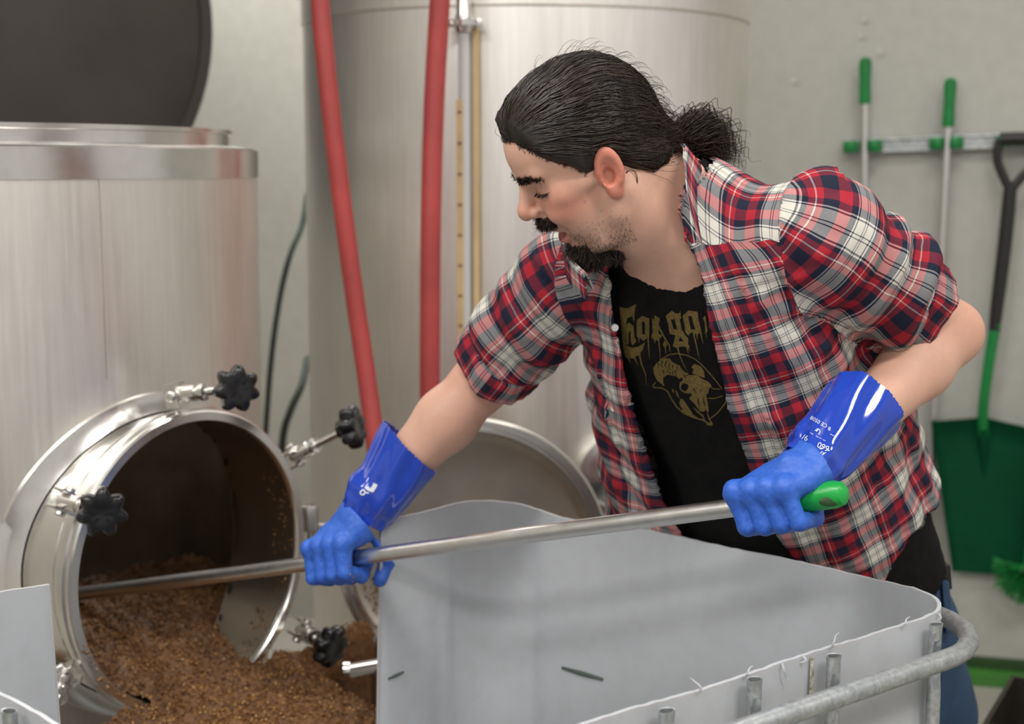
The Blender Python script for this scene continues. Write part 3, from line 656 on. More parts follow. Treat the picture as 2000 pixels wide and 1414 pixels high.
# loose husks on the bed, on the steel lip, in the neck and on the door
OCT = np.array([(1, 0, 0), (-1, 0, 0), (0, 1, 0), (0, -1, 0), (0, 0, 1), (0, 0, -1)], float); OF = np.array([(0, 2, 4), (2, 1, 4), (1, 3, 4), (3, 0, 4), (2, 0, 5), (1, 2, 5), (3, 1, 5), (0, 3, 5)])
def husks(name, pos, size, parent, mat, seed=3):
    r = np.random.default_rng(seed); n = len(pos); q = r.normal(size=(n, 4)); q /= np.linalg.norm(q, axis=1)[:, None]; w_, x, y, z = q.T
    R = np.stack([1 - 2 * (y * y + z * z), 2 * (x * y - z * w_), 2 * (x * z + y * w_), 2 * (x * y + z * w_), 1 - 2 * (x * x + z * z), 2 * (y * z - x * w_), 2 * (x * z - y * w_), 2 * (y * z + x * w_), 1 - 2 * (x * x + y * y)], 1).reshape(n, 3, 3)
    sc = size * r.uniform(.7, 1.4, (n, 1)) * np.array([[1.0, .42, .3]]); loc = OCT[None] * sc[:, None, :]
    vv = np.einsum('nij,nkj->nki', R, loc) + pos[:, None, :]
    ff = OF[None] + (np.arange(n) * 6)[:, None, None]
    return tag(link(name, np_mesh(name, vv.reshape(-1, 3), ff.reshape(-1, 3)), mat, parent, smooth=False), kind='stuff')
t = NT('malt_husk'); gi = t.n('ShaderNodeNewGeometry'); t.base(t.ramp(gi.outputs['Random Per Island'], [(0.0, (0.06, 0.02, 0.004)), (0.5, (0.20, 0.08, 0.016)), (0.85, (0.34, 0.16, 0.04)), (1.0, (0.55, 0.33, 0.12))])).set(Roughness=.42); M['husk'] = t.m
vis = used[(S.ravel()[used] > -.40)]
pk = rng.choice(vis, 15000); jit = rng.normal(0, .002, (15000, 3)); jit[:, 2] = np.abs(jit[:, 2]) * 1.2
husks('husks', V3[pk] + jit, .0042, grain, M['husk'])
# husks stuck to the neck wall, the rim lip and the door
ps = []
for k in range(150):
    a_ = rng.uniform(-1.3, .55); s_ = rng.uniform(-.06, -.004); ps.append(np.array(MC + TT * (RN - .016) * math.cos(a_) + ZZ * (RN - .016) * math.sin(a_) + N * s_))
for k in range(110):
    a_ = rng.uniform(-2.9, -.5); r_ = RN - rng.uniform(.0, .012); ps.append(np.array(MC + TT * r_ * math.cos(a_) + ZZ * r_ * math.sin(a_) + N * .003))
husks('stuck_husks', np.array(ps), .0036, grain, M['husk'], 5)
ps = []
while len(ps) < 900:
    x = rng.normal(-.16, .05); z = rng.normal(-.16, .05)
    if math.hypot(x, z) < .232 and z < -.05:
        dep = np.interp(math.hypot(x, z), [0, .08, .16, .215, .238], [-.045, -.043, -.034, -.02, -.008]); ps.append(np.array(DC + Vector((1, -.05, 0)).normalized() * x + ZZ * z + DN * (dep + .003)))
husks('door_residue', np.array(ps), .0055, dr, M['husk'], 6)
# ============================================================ SIGNED DISTANCE TOOLS
F32 = np.float32
def V(*a): return np.array(a, dtype=F32)
def A(v): return np.array(v, dtype=F32)
def ln(p): return np.sqrt(np.einsum('ij,ij->i', p, p))
def sd_sphere(p, c, r): return ln(p - A(c)) - F32(r)
def sd_ell(p, c, r):
    r = A(r); q = p - A(c); k0 = ln(q / r); k1 = ln(q / (r * r)); return k0 * (k0 - 1) / np.maximum(k1, 1e-6)
def sd_ellR(p, c, R, r):
    """R columns: local axes in the space of p"""
    q = (p - A(c)) @ A(R); r = A(r); k0 = ln(q / r); k1 = ln(q / (r * r)); return k0 * (k0 - 1) / np.maximum(k1, 1e-6)
def sd_cap(p, a, b, ra, rb=None):
    rb = ra if rb is None else rb; a = A(a); b = A(b); pa = p - a; ba = b - a; h = np.clip(pa @ ba / max(float(ba @ ba), 1e-9), 0, 1)
    return ln(pa - h[:, None] * ba) - (ra + (rb - ra) * h).astype(F32)
def sd_chain(p, pts, rs, k=0.0):
    d = None
    for i in range(len(pts) - 1):
        e = sd_cap(p, pts[i], pts[i + 1], rs[i], rs[i + 1]); d = e if d is None else (smin(d, e, k) if k else np.minimum(d, e))
    return d
def smin(a, b, k): h = np.clip(.5 + .5 * (b - a) / k, 0, 1); return b + (a - b) * h - k * h * (1 - h)
def smax(a, b, k): return -smin(-a, -b, k)
def sstep(x, a, b): t_ = np.clip((x - a) / (b - a), 0, 1); return t_ * t_ * (3 - 2 * t_)

def axis_grid(lo, hi, step, fine=None):
    """coordinates from lo to hi; finer inside fine=(a, b, fstep)"""
    if fine is None: return np.arange(lo, hi + step, step)
    a, b, fs = fine; a = max(a, lo); b = min(b, hi)
    return np.concatenate([np.linspace(lo, a, max(2, int((a - lo) / step) + 1))[:-1] if a > lo else np.zeros(0), np.arange(a, b, fs), np.linspace(b, hi, max(2, int((hi - b) / step) + 1)) if hi > b else np.array([b])])
def sdf_surface(fn, xs, ys, zs, slack=.02, relax=1):
    B = 8
    def pad(a):
        n = (-len(a)) % B
        return np.concatenate([a, a[-1] + (a[-1] - a[-2]) * np.arange(1, n + 1)]) if n else a
    xs, ys, zs = [pad(np.asarray(a, dtype=np.float64)) for a in (xs, ys, zs)]
    nb = [len(a) // B for a in (xs, ys, zs)]
    cx, cy, cz = [a.reshape(-1, B).mean(1) for a in (xs, ys, zs)]
    hx, hy, hz = [(a.reshape(-1, B)[:, -1] - a.reshape(-1, B)[:, 0]) * .5 + np.gradient(a).reshape(-1, B)[:, 0] for a in (xs, ys, zs)]
    C = np.stack(np.meshgrid(cx, cy, cz, indexing='ij'), -1).reshape(-1, 3).astype(F32)
    Hd = np.sqrt(sum(h ** 2 for h in np.meshgrid(hx, hy, hz, indexing='ij'))).reshape(-1)
    d = np.concatenate([fn(C[i:i + 200000]) for i in range(0, len(C), 200000)])
    Fd = np.repeat(np.repeat(np.repeat(d.reshape(nb), B, 0), B, 1), B, 2).astype(F32)
    act = np.argwhere((np.abs(d) < Hd * 1.15 + slack).reshape(nb))
    for i in range(0, len(act), 1200):
        bl = act[i:i + 1200]; X = xs.reshape(-1, B)[bl[:, 0]]; Y = ys.reshape(-1, B)[bl[:, 1]]; Z = zs.reshape(-1, B)[bl[:, 2]]; n = len(bl)
        pts = np.empty((n, B, B, B, 3), F32); pts[..., 0] = X[:, :, None, None]; pts[..., 1] = Y[:, None, :, None]; pts[..., 2] = Z[:, None, None, :]
        val = fn(pts.reshape(-1, 3)).reshape(n, B, B, B)
        for k in range(n):
            a, b, c = bl[k] * B; Fd[a:a + B, b:b + B, c:c + B] = val[k]
    s = Fd < 0
    c8 = [s[i:s.shape[0] - 1 + i, j:s.shape[1] - 1 + j, k:s.shape[2] - 1 + k] for i in (0, 1) for j in (0, 1) for k in (0, 1)]
    cnt = sum(c.astype(np.int8) for c in c8); cell = np.argwhere((cnt > 0) & (cnt < 8)); nc = len(cell)
    cid = np.full(cnt.shape, -1, np.int32); cid[cell[:, 0], cell[:, 1], cell[:, 2]] = np.arange(nc)
    off = np.array([(i, j, k) for i in (0, 1) for j in (0, 1) for k in (0, 1)])
    cor = cell[:, None, :] + off[None]; val = Fd[cor[..., 0], cor[..., 1], cor[..., 2]]
    pos = np.stack([xs[cor[..., 0]], ys[cor[..., 1]], zs[cor[..., 2]]], -1)
    acc = np.zeros((nc, 3)); num = np.zeros(nc)
    for a in range(8):
        for b in range(a + 1, 8):
            if np.abs(off[a] - off[b]).sum() != 1: continue
            m = (val[:, a] < 0) != (val[:, b] < 0); tt = val[m, a] / (val[m, a] - val[m, b])
            acc[m] += pos[m, a] + (pos[m, b] - pos[m, a]) * tt[:, None]; num[m] += 1
    vert = acc / num[:, None]; faces = []
    for ax in range(3):
        sl0 = [slice(None)] * 3; sl1 = [slice(None)] * 3; sl0[ax] = slice(0, -1); sl1[ax] = slice(1, None)
        e = np.argwhere(s[tuple(sl0)] != s[tuple(sl1)]); b_, c_ = [q for q in range(3) if q != ax]
        ok = (e[:, b_] > 0) & (e[:, c_] > 0) & (e[:, b_] < cid.shape[b_]) & (e[:, c_] < cid.shape[c_]); e = e[ok]
        quad = []
        for (db, dc) in ((-1, -1), (0, -1), (0, 0), (-1, 0)):
            q = e.copy(); q[:, b_] += db; q[:, c_] += dc; quad.append(cid[q[:, 0], q[:, 1], q[:, 2]])
        quad = np.stack(quad, 1); inside = s[e[:, 0], e[:, 1], e[:, 2]]
        flip = inside if ax != 1 else ~inside
        quad = np.where(flip[:, None], quad, quad[:, ::-1]); faces.append(quad)
    faces = np.concatenate(faces); faces = faces[(faces >= 0).all(1)]
    for _ in range(relax): vert = laplace(vert, faces, .5)
    return vert, faces
def laplace(v, f, w_):
    acc = np.zeros_like(v); n = np.zeros(len(v))
    for a, b in ((0, 1), (1, 2), (2, 3), (3, 0)):
        np.add.at(acc, f[:, a], v[f[:, b]]); np.add.at(acc, f[:, b], v[f[:, a]]); np.add.at(n, f[:, a], 1); np.add.at(n, f[:, b], 1)
    return v + w_ * (acc / np.maximum(n, 1)[:, None] - v)
def vcolor(me, name, col):
    at = me.color_attributes.new(name, 'FLOAT_COLOR', 'POINT'); c = np.ones((len(me.vertices), 4), F32); c[:, :3] = col; at.data.foreach_set('color', c.ravel())
def vuv(me, uv, name='UVMap'):
    l = me.uv_layers.new(name=name); li = np.empty(len(me.loops), np.int32); me.loops.foreach_get('vertex_index', li); l.data.foreach_set('uv', uv[li].astype(F32).ravel())
def strands(name, curves, rad, mat, parent, sides=3):
    """curves: list of (k,3) arrays; tapered thin tubes joined in one mesh"""
    vs = []; fs = []; o = 0
    bylen = {}
    for c in curves: bylen.setdefault(len(c), []).append(c)
    for k, cs in bylen.items():
        C = np.array(cs); n = len(C); T_ = np.gradient(C, axis=1); T_ /= np.linalg.norm(T_, axis=2, keepdims=True) + 1e-9
        ref = np.array([.3, .5, .81]); U = np.cross(T_, ref); U /= np.linalg.norm(U, axis=2, keepdims=True) + 1e-9; W = np.cross(T_, U)
        tp = np.linspace(0, 1, k); r = rad * (1 - .75 * np.clip((tp - .55) / .45, 0, 1) ** 1.3) * np.clip(tp * 6 + .4, 0, 1)
        ring = []
        for j in range(sides): a_ = 2 * math.pi * j / sides; ring.append(C + (U * math.cos(a_) + W * math.sin(a_)) * r[None, :, None])
        vv = np.stack(ring, 2).reshape(-1, 3); vs.append(vv)
        b = (np.arange(n)[:, None, None] * k + np.arange(k - 1)[None, :, None]) * sides + np.arange(sides)[None, None, :]
        j2 = (np.arange(sides) + 1) % sides - np.arange(sides)
        q = np.stack([b, b + j2, b + j2 + sides, b + sides], -1).reshape(-1, 4) + o; fs.append(q); o += len(vv)
    return tag(link(name, np_mesh(name, np.concatenate(vs), np.concatenate(fs)), mat, parent), kind='stuff')
# ============================================================ THE PERSON
person = empty('person', (P(1700, 1180, 2.15).x, P(1700, 1180, 2.15).y, 0))
tag(person, 'bearded person with ponytail in plaid shirt and blue gloves leaning over the tote', 'person')
# --- joints (world)
J = dict(
    head=P(1190, 347, 1.86), neck=P(1345, 420, 1.99), 
    shL=P(1572, 440, 1.90), elL=P(1852, 650, 2.04), wrL=P(1655, 850, 1.885),
    shR=P(1118, 525, 2.13), elR=P(945, 742, 2.25), wrR=P(716, 985, 2.225),
    pel=P(1640, 1185, 2.31))
JL = {k: A(v) for k, v in J.items()}
# --- pole frame (held in both hands)
PA = P(1612, 968, 1.765); PB = P(672, 1092, 2.225); PD = (PB - PA).normalized()
PEND = PA + PD * ((P(150, 1130, 2.66) - PA).dot(PD) + .12)
# --- torso frame
UPT = (J['neck'] - J['pel']).normalized(); SH = (J['shL'] - J['shR']).normalized(); FR = SH.cross(UPT).normalized(); SH = UPT.cross(FR).normalized(); SH = -SH if SH.x < 0 else SH
FR = -FR if FR.y > 0 else FR
TLEN = (J['neck'] - J['pel']).length
ORG = J['pel']
def torso_uvw(p):
    q = p - A(ORG); return q @ A(SH), q @ A(FR), q @ A(UPT) / F32(TLEN)
def torso_sdf(p, grow=0.0, prof=None, bulge=0.0):
    a, b, t_ = torso_uvw(p)
    ks = [-.35, -.12, .05, .3, .55, .75, .9, 1.02, 1.12]
    rx = np.interp(t_, ks, [.165, .17, .175, .178, .18, .175, .145, .075, .02]) + grow
    rf = np.interp(t_, ks, [.115, .135, .150, .155, .145, .125, .100, .06, .02]) + grow
    rb = np.interp(t_, ks, [.125, .125, .115, .105, .115, .125, .105, .065, .02]) + grow
    if prof is not None: rx, rf, rb = prof(t_, rx, rf, rb)
    ry = np.where(b > 0, rf, rb)
    cx = np.interp(t_, ks, [0, 0, 0, .005, .0, -.01, -.01, 0, 0])
    k = np.sqrt(((a - cx) / rx) ** 2 + (b / ry) ** 2 + 1e-9)
    d = (k - 1) * np.minimum(rx, ry)
    cap = np.maximum((-.35 - t_), t_ - 1.1) * TLEN
    return np.maximum(d, cap).astype(F32)

# --- head frame: x forward (face), y his left (towards camera), z up
def head_matrix(yaw, pitch, roll):
    f0 = Vector((-1, 0, 0)); l0 = Vector((0, -1, 0)); u0 = Vector((0, 0, 1))
    M0 = Matrix((f0, l0, u0)).transposed()
    R = Matrix.Rotation(yaw, 3, 'Z') @ Matrix.Rotation(pitch, 3, 'Y') @ Matrix.Rotation(roll, 3, 'X')
    return M0 @ R
HS = .92
HM = head_matrix(math.radians(8), math.radians(28), math.radians(-10))   # yaw to his left, pitch down, roll to his left
HMn = A(HM); EAR = J['head']
HO = EAR - HM @ Vector((-.004, .074, -.004)) * HS        # head origin: between the ear canals
def to_head(p): return ((p - A(HO)) @ HMn) / F32(HS)
def from_head(q): return HO + HM @ (Vector(q) * HS)

def ear_sdf(q, hollow=False):
    # the left ear is modelled with |y|; thin leaf tilted back, raised helix, hollow concha
    y = np.abs(q[:, 1]); e = np.stack([q[:, 0] + .008, y - .077, q[:, 2] - .004], 1)
    ca, sa = math.cos(.32), math.sin(.32)                # flare: the back edge stands off the head
    ex = e[:, 0] * ca - e[:, 1] * sa; ey = e[:, 0] * sa + e[:, 1] * ca
    cb, sb = math.cos(.16), math.sin(.16); fx = ex * cb + e[:, 2] * sb; fz = -ex * sb + e[:, 2] * cb
    e = np.stack([fx, ey, fz], 1).astype(F32)
    taper = 1 - .30 * sstep(-e[:, 2], 0.0, .034)
    rad = np.sqrt((e[:, 0] / (.0185 * taper)) ** 2 + (e[:, 2] / .034) ** 2)
    plate = np.maximum((rad - 1) * .018, np.abs(e[:, 1] - .001) - .0032).astype(F32)
    rim = np.sqrt(((rad - .86) * .018) ** 2 + (e[:, 1] - .0055) ** 2) - .0038 * sstep(e[:, 2] + .5 * np.abs(e[:, 0]) , -.026, -.008) - .001
    rim = np.where(e[:, 0] > .012, rim + .004 * sstep(-e[:, 2], -.004, .01), rim).astype(F32)
    anti = np.sqrt(((rad - .52) * .018) ** 2 + (e[:, 1] - .0042) ** 2) - .0026; anti = np.where(e[:, 0] > .004, anti + .01, anti).astype(F32)
    lobe = sd_ell(e, (-.0005, .002, -.027), (.010, .005, .010))
    d = smin(plate, rim, .004); d = smin(d, anti, .003); d = smin(d, lobe, .006)
    concha = sd_ell(e, (.003, .006, -.005), (.0095, .0125, .0135)); d = smax(d, -concha, .002)
    if hollow: return concha.astype(F32)
    trag = sd_ell(e, (.0135, .003, -.007), (.0045, .0045, .008)); d = smin(d, trag, .003)
    base = sd_ell(e, (.002, -.006, -.002), (.013, .009, .026)); base = smax(base, -concha, .003); d = smin(d, base, .004)
    return d.astype(F32)

def head_sdf(p):
    q = to_head(p).astype(F32); q2 = q.copy(); q2[:, 1] = np.abs(q[:, 1])
    d = sd_ell(q2, (-.006, 0, .058), (.098, .0745, .088))
    d = smin(d, sd_ell(q2, (.040, 0, .062), (.062, .058, .062)), .03)                 # forehead
    d = smin(d, sd_ell(q2, (.040, 0, -.012), (.053, .056, .072)), .03)                # mid face
    d = smin(d, sd_cap(q2, (.091, 0, .038), (.078, .040, .039), .011, .010), .014)    # brow ridge
    d = smin(d, sd_ell(q2, (.061, .040, -.004), (.024, .022, .021)), .022)            # cheekbone
    d = smin(d, sd_cap(q2, (.055, .050, .006), (.0, .070, .003), .010, .008), .02)    # zygomatic arch
    d = smin(d, sd_ell(q2, (.068, 0, -.034), (.030, .034, .026)), .018)               # maxilla
    d = smax(d, -sd_ell(q2, (.099, .031, .016), (.014, .017, .011)), .014)            # orbit
    d = smin(d, sd_ell(q2, (.0765, .0315, .0165), (.0130, .0150, .0125)), .005)       # closed lid over the eye
    # nose
    d = smin(d, sd_chain(q2, [(.092, 0, .032), (.101, 0, .014), (.112, 0, -.006)], [.0085, .0085, .0110], .006), .009)
    d = smin(d, sd_sphere(q2, (.1135, 0, -.0125), .0118), .007)
    d = smin(d, sd_ell(q2, (.099, .0125, -.0165), (.0120, .0075, .0085)), .006)
    d = smax(d, -sd_ell(q2, (.1045, .0065, -.0245), (.0065, .0036, .0045)), .003)     # nostril
    # jaw, opened
    d = smin(d, sd_chain(q2, [(.000, .055, -.032), (.006, .053, -.058), (.034, .037, -.088), (.056, .013, -.101)], [.017, .016, .016, .015], .01), .022)
    d = smin(d, sd_ell(q2, (.0575, 0, -.099), (.017, .021, .017)), .014)               # chin
    d = smin(d, sd_ell(q2, (.026, 0, -.075), (.043, .042, .028)), .025)               # mouth floor
    d = smin(d, sd_ell(q2, (.045, .038, -.045), (.028, .018, .030)), .02)             # cheek
    fold = sd_chain(q2, [(.099, .019, -.020), (.090, .030, -.032), (.076, .037, -.050)], [.0030, .0036, .0020]); d = smax(d, -fold, .007)                     # nasolabial fold
    d = smin(d, sd_ell(q2, (.070, .038, -.024), (.021, .016, .017)), .012)            # smiling cheek
    # mouth
    cav = sd_ell(q2, (.082, 0, -.0570), (.032, .0240, .0140)); d = smax(d, -cav, .004)
    d = smin(d, sd_chain(q2, [(.0985, 0, -.0415), (.0945, .012, -.0435), (.083, .024, -.0515)], [.0062, .0058, .0035], .004), .005)   # upper lip
    d = smin(d, sd_chain(q2, [(.0815, 0, -.0725), (.0785, .011, -.0715), (.0715, .022, -.0620)], [.0068, .0062, .0035], .004), .005)  # lower lip
    d = smin(d, sd_ell(q2, (.066, 0, -.0625), (.017, .017, .0065)), .003)             # tongue
    d = smin(d, ear_sdf(q), .004); d = smax(d, -(ear_sdf(q, True) + .001), .002)
    return (d * F32(HS)).astype(F32)
NK0 = from_head((-.028, 0, -.03)); NK1 = from_head((-.012, 0, -.07))
def neck_sdf(p):
    d = sd_chain(p, [NK0, NK1.lerp(J['neck'], .25), J['neck'] + FR * .005 - UPT * .03], [.060, .062, .078], .03)
    ster = sd_cap(p, from_head((-.025, .055, -.04)), J['neck'] + FR * .075 + SH * .02 - UPT * .02, .014, .013)
    return smin(d, ster, .03)
def arm_sdf(p, sh, el, wr, side):
    d = sd_chain(p, [sh, A(sh) * .5 + A(el) * .5, el], [.056, .052, .043], .02)
    e = A(el); w_ = A(wr); mid = e + (w_ - e) * .32
    d = smin(d, sd_chain(p, [e, mid, w_], [.044, .0475, .0315], .02), .025)
    olec = sd_sphere(p, e + (e - (A(sh) + w_) / 2) / np.linalg.norm(e - (A(sh) + w_) / 2) * .016, .029)
    return smin(d, olec, .022)
def body_sdf(p):
    d = torso_sdf(p)
    d = smin(d, neck_sdf(p), .05)
    n = p.shape[0]
    near = ln(p - A(HO)) < .24
    if near.any():
        dh = np.full(n, 1.0, F32); dh[near] = head_sdf(p[near]); dh[~near] = ln(p[~near] - A(HO)) - .14
        d = smin(d, dh, .018)
    d = smin(d, arm_sdf(p, J['shL'] - UPT * .02 - SH * .02, J['elL'], J['wrL'], 1), .03)
    d = smin(d, arm_sdf(p, J['shR'] - UPT * .02 + SH * .02, J['elR'], J['wrR'], -1), .03)
    for s_ in (-1, 1):   # legs
        hip = J['pel'] + SH * .085 * s_ - UPT * .05; foot = Vector((hip.x + .03 * s_ - .09, hip.y + .0, .06)); knee = (hip + foot) / 2 + Vector((-.02, -.05, 0))
        d = smin(d, sd_chain(p, [hip, knee, foot], [.085, .055, .04], .02), .04)
        d = smin(d, sd_cap(p, foot - ZZ * .02, foot + Vector((-.06, -.15, -.03)), .035, .028), .03)
    return d
import time as _t
_t0 = _t.time()
cx, cy, cz = HO
xs = axis_grid(-.55, 1.25, .006, (cx - .15, cx + .14, .0021)); ys = axis_grid(1.55, 2.55, .006, (cy - .115, cy + .105, .0021)); zs = axis_grid(-.02, 1.85, .006, (cz - .14, cz + .17, .0021))
bv, bf = sdf_surface(body_sdf, xs, ys, zs)
body_me = np_mesh('body', bv, bf)
# --- pigment: lips, mouth, cheeks, ear, stubble
def body_paint(v):
    q = to_head(v.astype(F32)); y = np.abs(q[:, 1]); n = len(q)
    col = np.tile(np.array([[.66, .385, .285]]), (n, 1))
    def blend(c, w_): 
        nonlocal col; w_ = np.clip(w_, 0, 1)[:, None]; col = col * (1 - w_) + np.array([c]) * w_
    nz = vnoise(v * 90, 5) * .5 + vnoise(v * 300, 6) * .5
    near = ln(q) < .22
    g = lambda c, r: np.exp(-(((q[:, 0] - c[0]) ** 2 + (y - c[1]) ** 2 + (q[:, 2] - c[2]) ** 2) / r ** 2)) * near
    blend((.62, .225, .15), .9 * g((.064, .044, -.014), .032)); blend((.55, .20, .13), .8 * g((.115, 0, -.012), .016))
    blend((.60, .20, .14), .85 * near * (1 - sstep(ear_sdf(q.astype(F32)), .0005, .004)) * sstep(y, .066, .076))
    blend((.50, .24, .16), .5 * g((.09, .03, .012), .012))
    # stubble on jaw and cheek, above the beard
    st = sstep(q[:, 0], -.005, .02) * sstep(-q[:, 2], .025, .055) * (1 - sstep(q[:, 0], .085, .1)) * near * sstep(y, .01, .03)
    blend((.30, .19, .145), .55 * st * (.7 + .5 * nz))
    # lips
    lip = np.maximum(g((.0985, 0, -.0425), .0075), np.maximum(g((.0945, .012, -.0445), .006), g((.0865, .020, -.049), .004)))
    lo = np.maximum(g((.0825, 0, -.072), .0095), np.maximum(g((.0785, .011, -.071), .0085), g((.073, .020, -.063), .005)))
    blend((.42, .12, .10), 1.3 * lip); blend((.50, .155, .135), 1.5 * lo)
    cavd = sd_ell(np.stack([q[:, 0], y, q[:, 2]], 1).astype(F32), (.082, 0, -.0570), (.032, .0240, .0140))
    blend((.16, .030, .025), np.where((cavd < .0006) & (q[:, 0] < .089) & near, .9, 0.)); blend((.45, .13, .115), np.where((cavd < .0006) & (q[:, 2] < -.0565) & (q[:, 0] < .086) & near, .85, 0.))
    col *= (1 + .06 * nz)[:, None]
    # freckles / moles
    for c, r in (((.012, .062, -.048), .0016), ((-.02, .055, -.055), .0015), ((.05, .056, -.006), .0012), ((.02, .066, -.02), .001), ((.040, .060, -.022), .0011)):
        blend((.16, .07, .04), 1.0 * g(c, r * 1.4))
    # reddish elbows and knuckle side
    for k in ('elL', 'elR'): 
        w_ = np.exp(-(ln(v.astype(F32) - A(J[k])) / .055) ** 2); blend((.62, .25, .18), .55 * w_)
    return np.clip(col, 0, 1)
vcolor(body_me, 'pigment', body_paint(bv))
t = NT('skin'); at = t.n('ShaderNodeVertexColor', layer_name='pigment'); t.base(at.outputs[0])
t.set(Roughness=t.ramp(t.noise(180, 3), [(0.3, (.42,) * 3), (0.7, (.58,) * 3)]), Subsurface_Weight=.18, Subsurface_Scale=.006); t.b.inputs['Subsurface Radius'].default_value = (1, .35, .2); t.b.inputs['Specular IOR Level'].default_value = .4
t.bump(t.noise(700, 3), .06, .001); M['skin'] = t.m
body = link('body', body_me, M['skin'], person)
# ============================================================ CLOTHES
def sphere_trace(px, py, fn, t0=1.2, n=60):
    d = ray(px, py); d = d.normalized(); t_ = t0
    for _ in range(n):
        q = CAM + d * t_; e = float(fn(A(q)[None, :])[0]); t_ += e * .8
        if abs(e) < .0006: break
    return CAM + d * t_
def normals(v, f):
    n = np.cross(v[f[:, 2]] - v[f[:, 0]], v[f[:, 3]] - v[f[:, 1]]); out = np.zeros_like(v)
    for k in range(4): np.add.at(out, f[:, k], n)
    return out / (np.linalg.norm(out, axis=1, keepdims=True) + 1e-12)
def box_of(pts, pad): a = np.array([tuple(p) for p in pts]); return a.min(0) - pad, a.max(0) + pad

# ---- black T-shirt
def tee_sdf(p):
    d = torso_sdf(p, .010)
    d = smin(d, sd_cap(p, J['shL'] - SH * .03 - UPT * .02, J['shL'].lerp(J['elL'], .35), .064, .062), .03); d = smin(d, sd_cap(p, J['shR'] + SH * .03 - UPT * .02, J['shR'].lerp(J['elR'], .35), .064, .062), .03)
    a, b, t_ = torso_uvw(p)
    hang = sd_ellR(p, ORG + UPT * .22 + FR * .035 - SH * .04, np.array([tuple(SH), tuple(FR), tuple(UPT)]).T, (.18, .125, .19)); d = smin(d, hang, .05)
    neckhole = sd_chain(p, [J['neck'] + FR * .040 - UPT * .012, J['neck'] + UPT * .12 + FR * .03 - SH * .05], [.070, .09])
    d = smax(d, -neckhole, .006)
    d = np.where(t_ < .3, np.minimum(d, torso_sdf(p, .020)), d)
    return np.maximum(d, (.105 - t_) * TLEN)
lo = np.array(J['pel']) - np.array([.36, .34, .12]); lo[1] = J['shL'].y - .26; hi = np.array([J['pel'].x + .32, J['pel'].y + .26, J['neck'].z + .06]); lo[0] = J['shR'].x - .12
tv_, tf_ = sdf_surface(tee_sdf, np.arange(lo[0], hi[0], .006), np.arange(lo[1], hi[1], .006), np.arange(lo[2], hi[2], .006))
tn = normals(tv_, tf_); tv_ = tv_ + tn * (.0035 * vnoise(tv_ * np.array([[14, 14, 6]]), 9) + .0015 * vnoise(tv_ * 40, 10))[:, None]
t = NT('black_cotton'); t.base(t.ramp(t.noise(60, 4), [(0.3, (.0045, .004, .004)), (0.7, (.0085, .008, .0078))])).set(Roughness=.9, Specular_IOR_Level=.15).bump(t.noise(900, 2), .15, .001); M['tee'] = t.m
tee = link('t_shirt', np_mesh('t_shirt', tv_, tf_), M['tee'], person)
# ribbed neckline
# ---- jeans
def jeans_sdf(p):
    d = None
    for s_ in (-1, 1):
        hip = J['pel'] + SH * .085 * s_ - UPT * .05; foot = Vector((hip.x + .03 * s_ - .09, hip.y + .0, .06)); knee = (hip + foot) / 2 + Vector((-.02, -.05, 0))
        e = sd_chain(p, [hip, knee, foot], [.092, .072, .065], .02); d = e if d is None else smin(d, e, .03)
    d = smin(d, torso_sdf(p, .006), .03); a, b, t_ = torso_uvw(p)
    return np.maximum(np.maximum(d, (t_ - .15) * TLEN), .07 - p[:, 2])
lo = np.array([J['pel'].x - .32, J['pel'].y - .3, .05]); hi = np.array([J['pel'].x + .42, J['pel'].y + .3, J['pel'].z + .12])
jv, jf = sdf_surface(jeans_sdf, np.arange(lo[0], hi[0], .008), np.arange(lo[1], hi[1], .008), np.arange(lo[2], hi[2], .008))
jv = jv + normals(jv, jf) * (.005 * vnoise(jv * np.array([[18, 18, 7]]), 12))[:, None]
t = NT('blue_denim'); t.base(t.mix(.5, t.ramp(t.noise(9, 4), [(0.3, (.010, .030, .075)), (0.7, (.028, .070, .14))]), t.ramp(t.noise(500, 2), [(0.35, (.006, .02, .05)), (0.65, (.04, .09, .17))]))).set(Roughness=.8); M['denim'] = t.m
jeans = link('jeans', np_mesh('jeans', jv, jf), M['denim'], person)
pk = sphere_trace(1838, 1185, jeans_sdf, 1.6)
mb = MB(); mb.box(pk + Vector((.008, .02, 0)), (.012, .06, .085), Matrix.Rotation(-.12, 3, 'Y'), .004); mb.build('back_pocket', M['denim'], jeans)
mb = MB(); mb.box(pk + Vector((.010, .03, .045)), (.013, .05, .04), Matrix.Rotation(-.12, 3, 'Y'), .004); mb.build('wallet', M['black_plastic'], jeans)

# ---- plaid flannel shirt
KS = [-.30, -.12, .05, .30, .55, .75, .88, .97, 1.04, 1.10]
SNEG = [.40, .39, .37, .34, .29, .235, .185, .13, .08, .03]
SPOS = [.225, .23, .225, .215, .208, .195, .180, .14, .08, .03]
SF = [.21, .205, .195, .185, .168, .150, .130, .10, .07, .03]
SB = [.20, .185, .160, .135, .140, .150, .135, .10, .07, .03]
def shirt_torso(p):
    a, b, t_ = torso_uvw(p); rx = np.where(a < 0, np.interp(t_, KS, SNEG), np.interp(t_, KS, SPOS)); ry = np.where(b > 0, np.interp(t_, KS, SF), np.interp(t_, KS, SB))
    k = np.sqrt((a / rx) ** 2 + (b / ry) ** 2 + 1e-9)
    return ((k - 1) * np.minimum(rx, ry)).astype(F32)
SLL = [J['shL'] - SH * .045 - UPT * .03, J['shL'].lerp(J['elL'], .12), J['shL'].lerp(J['elL'], .48), J['shL'].lerp(J['elL'], .90)]
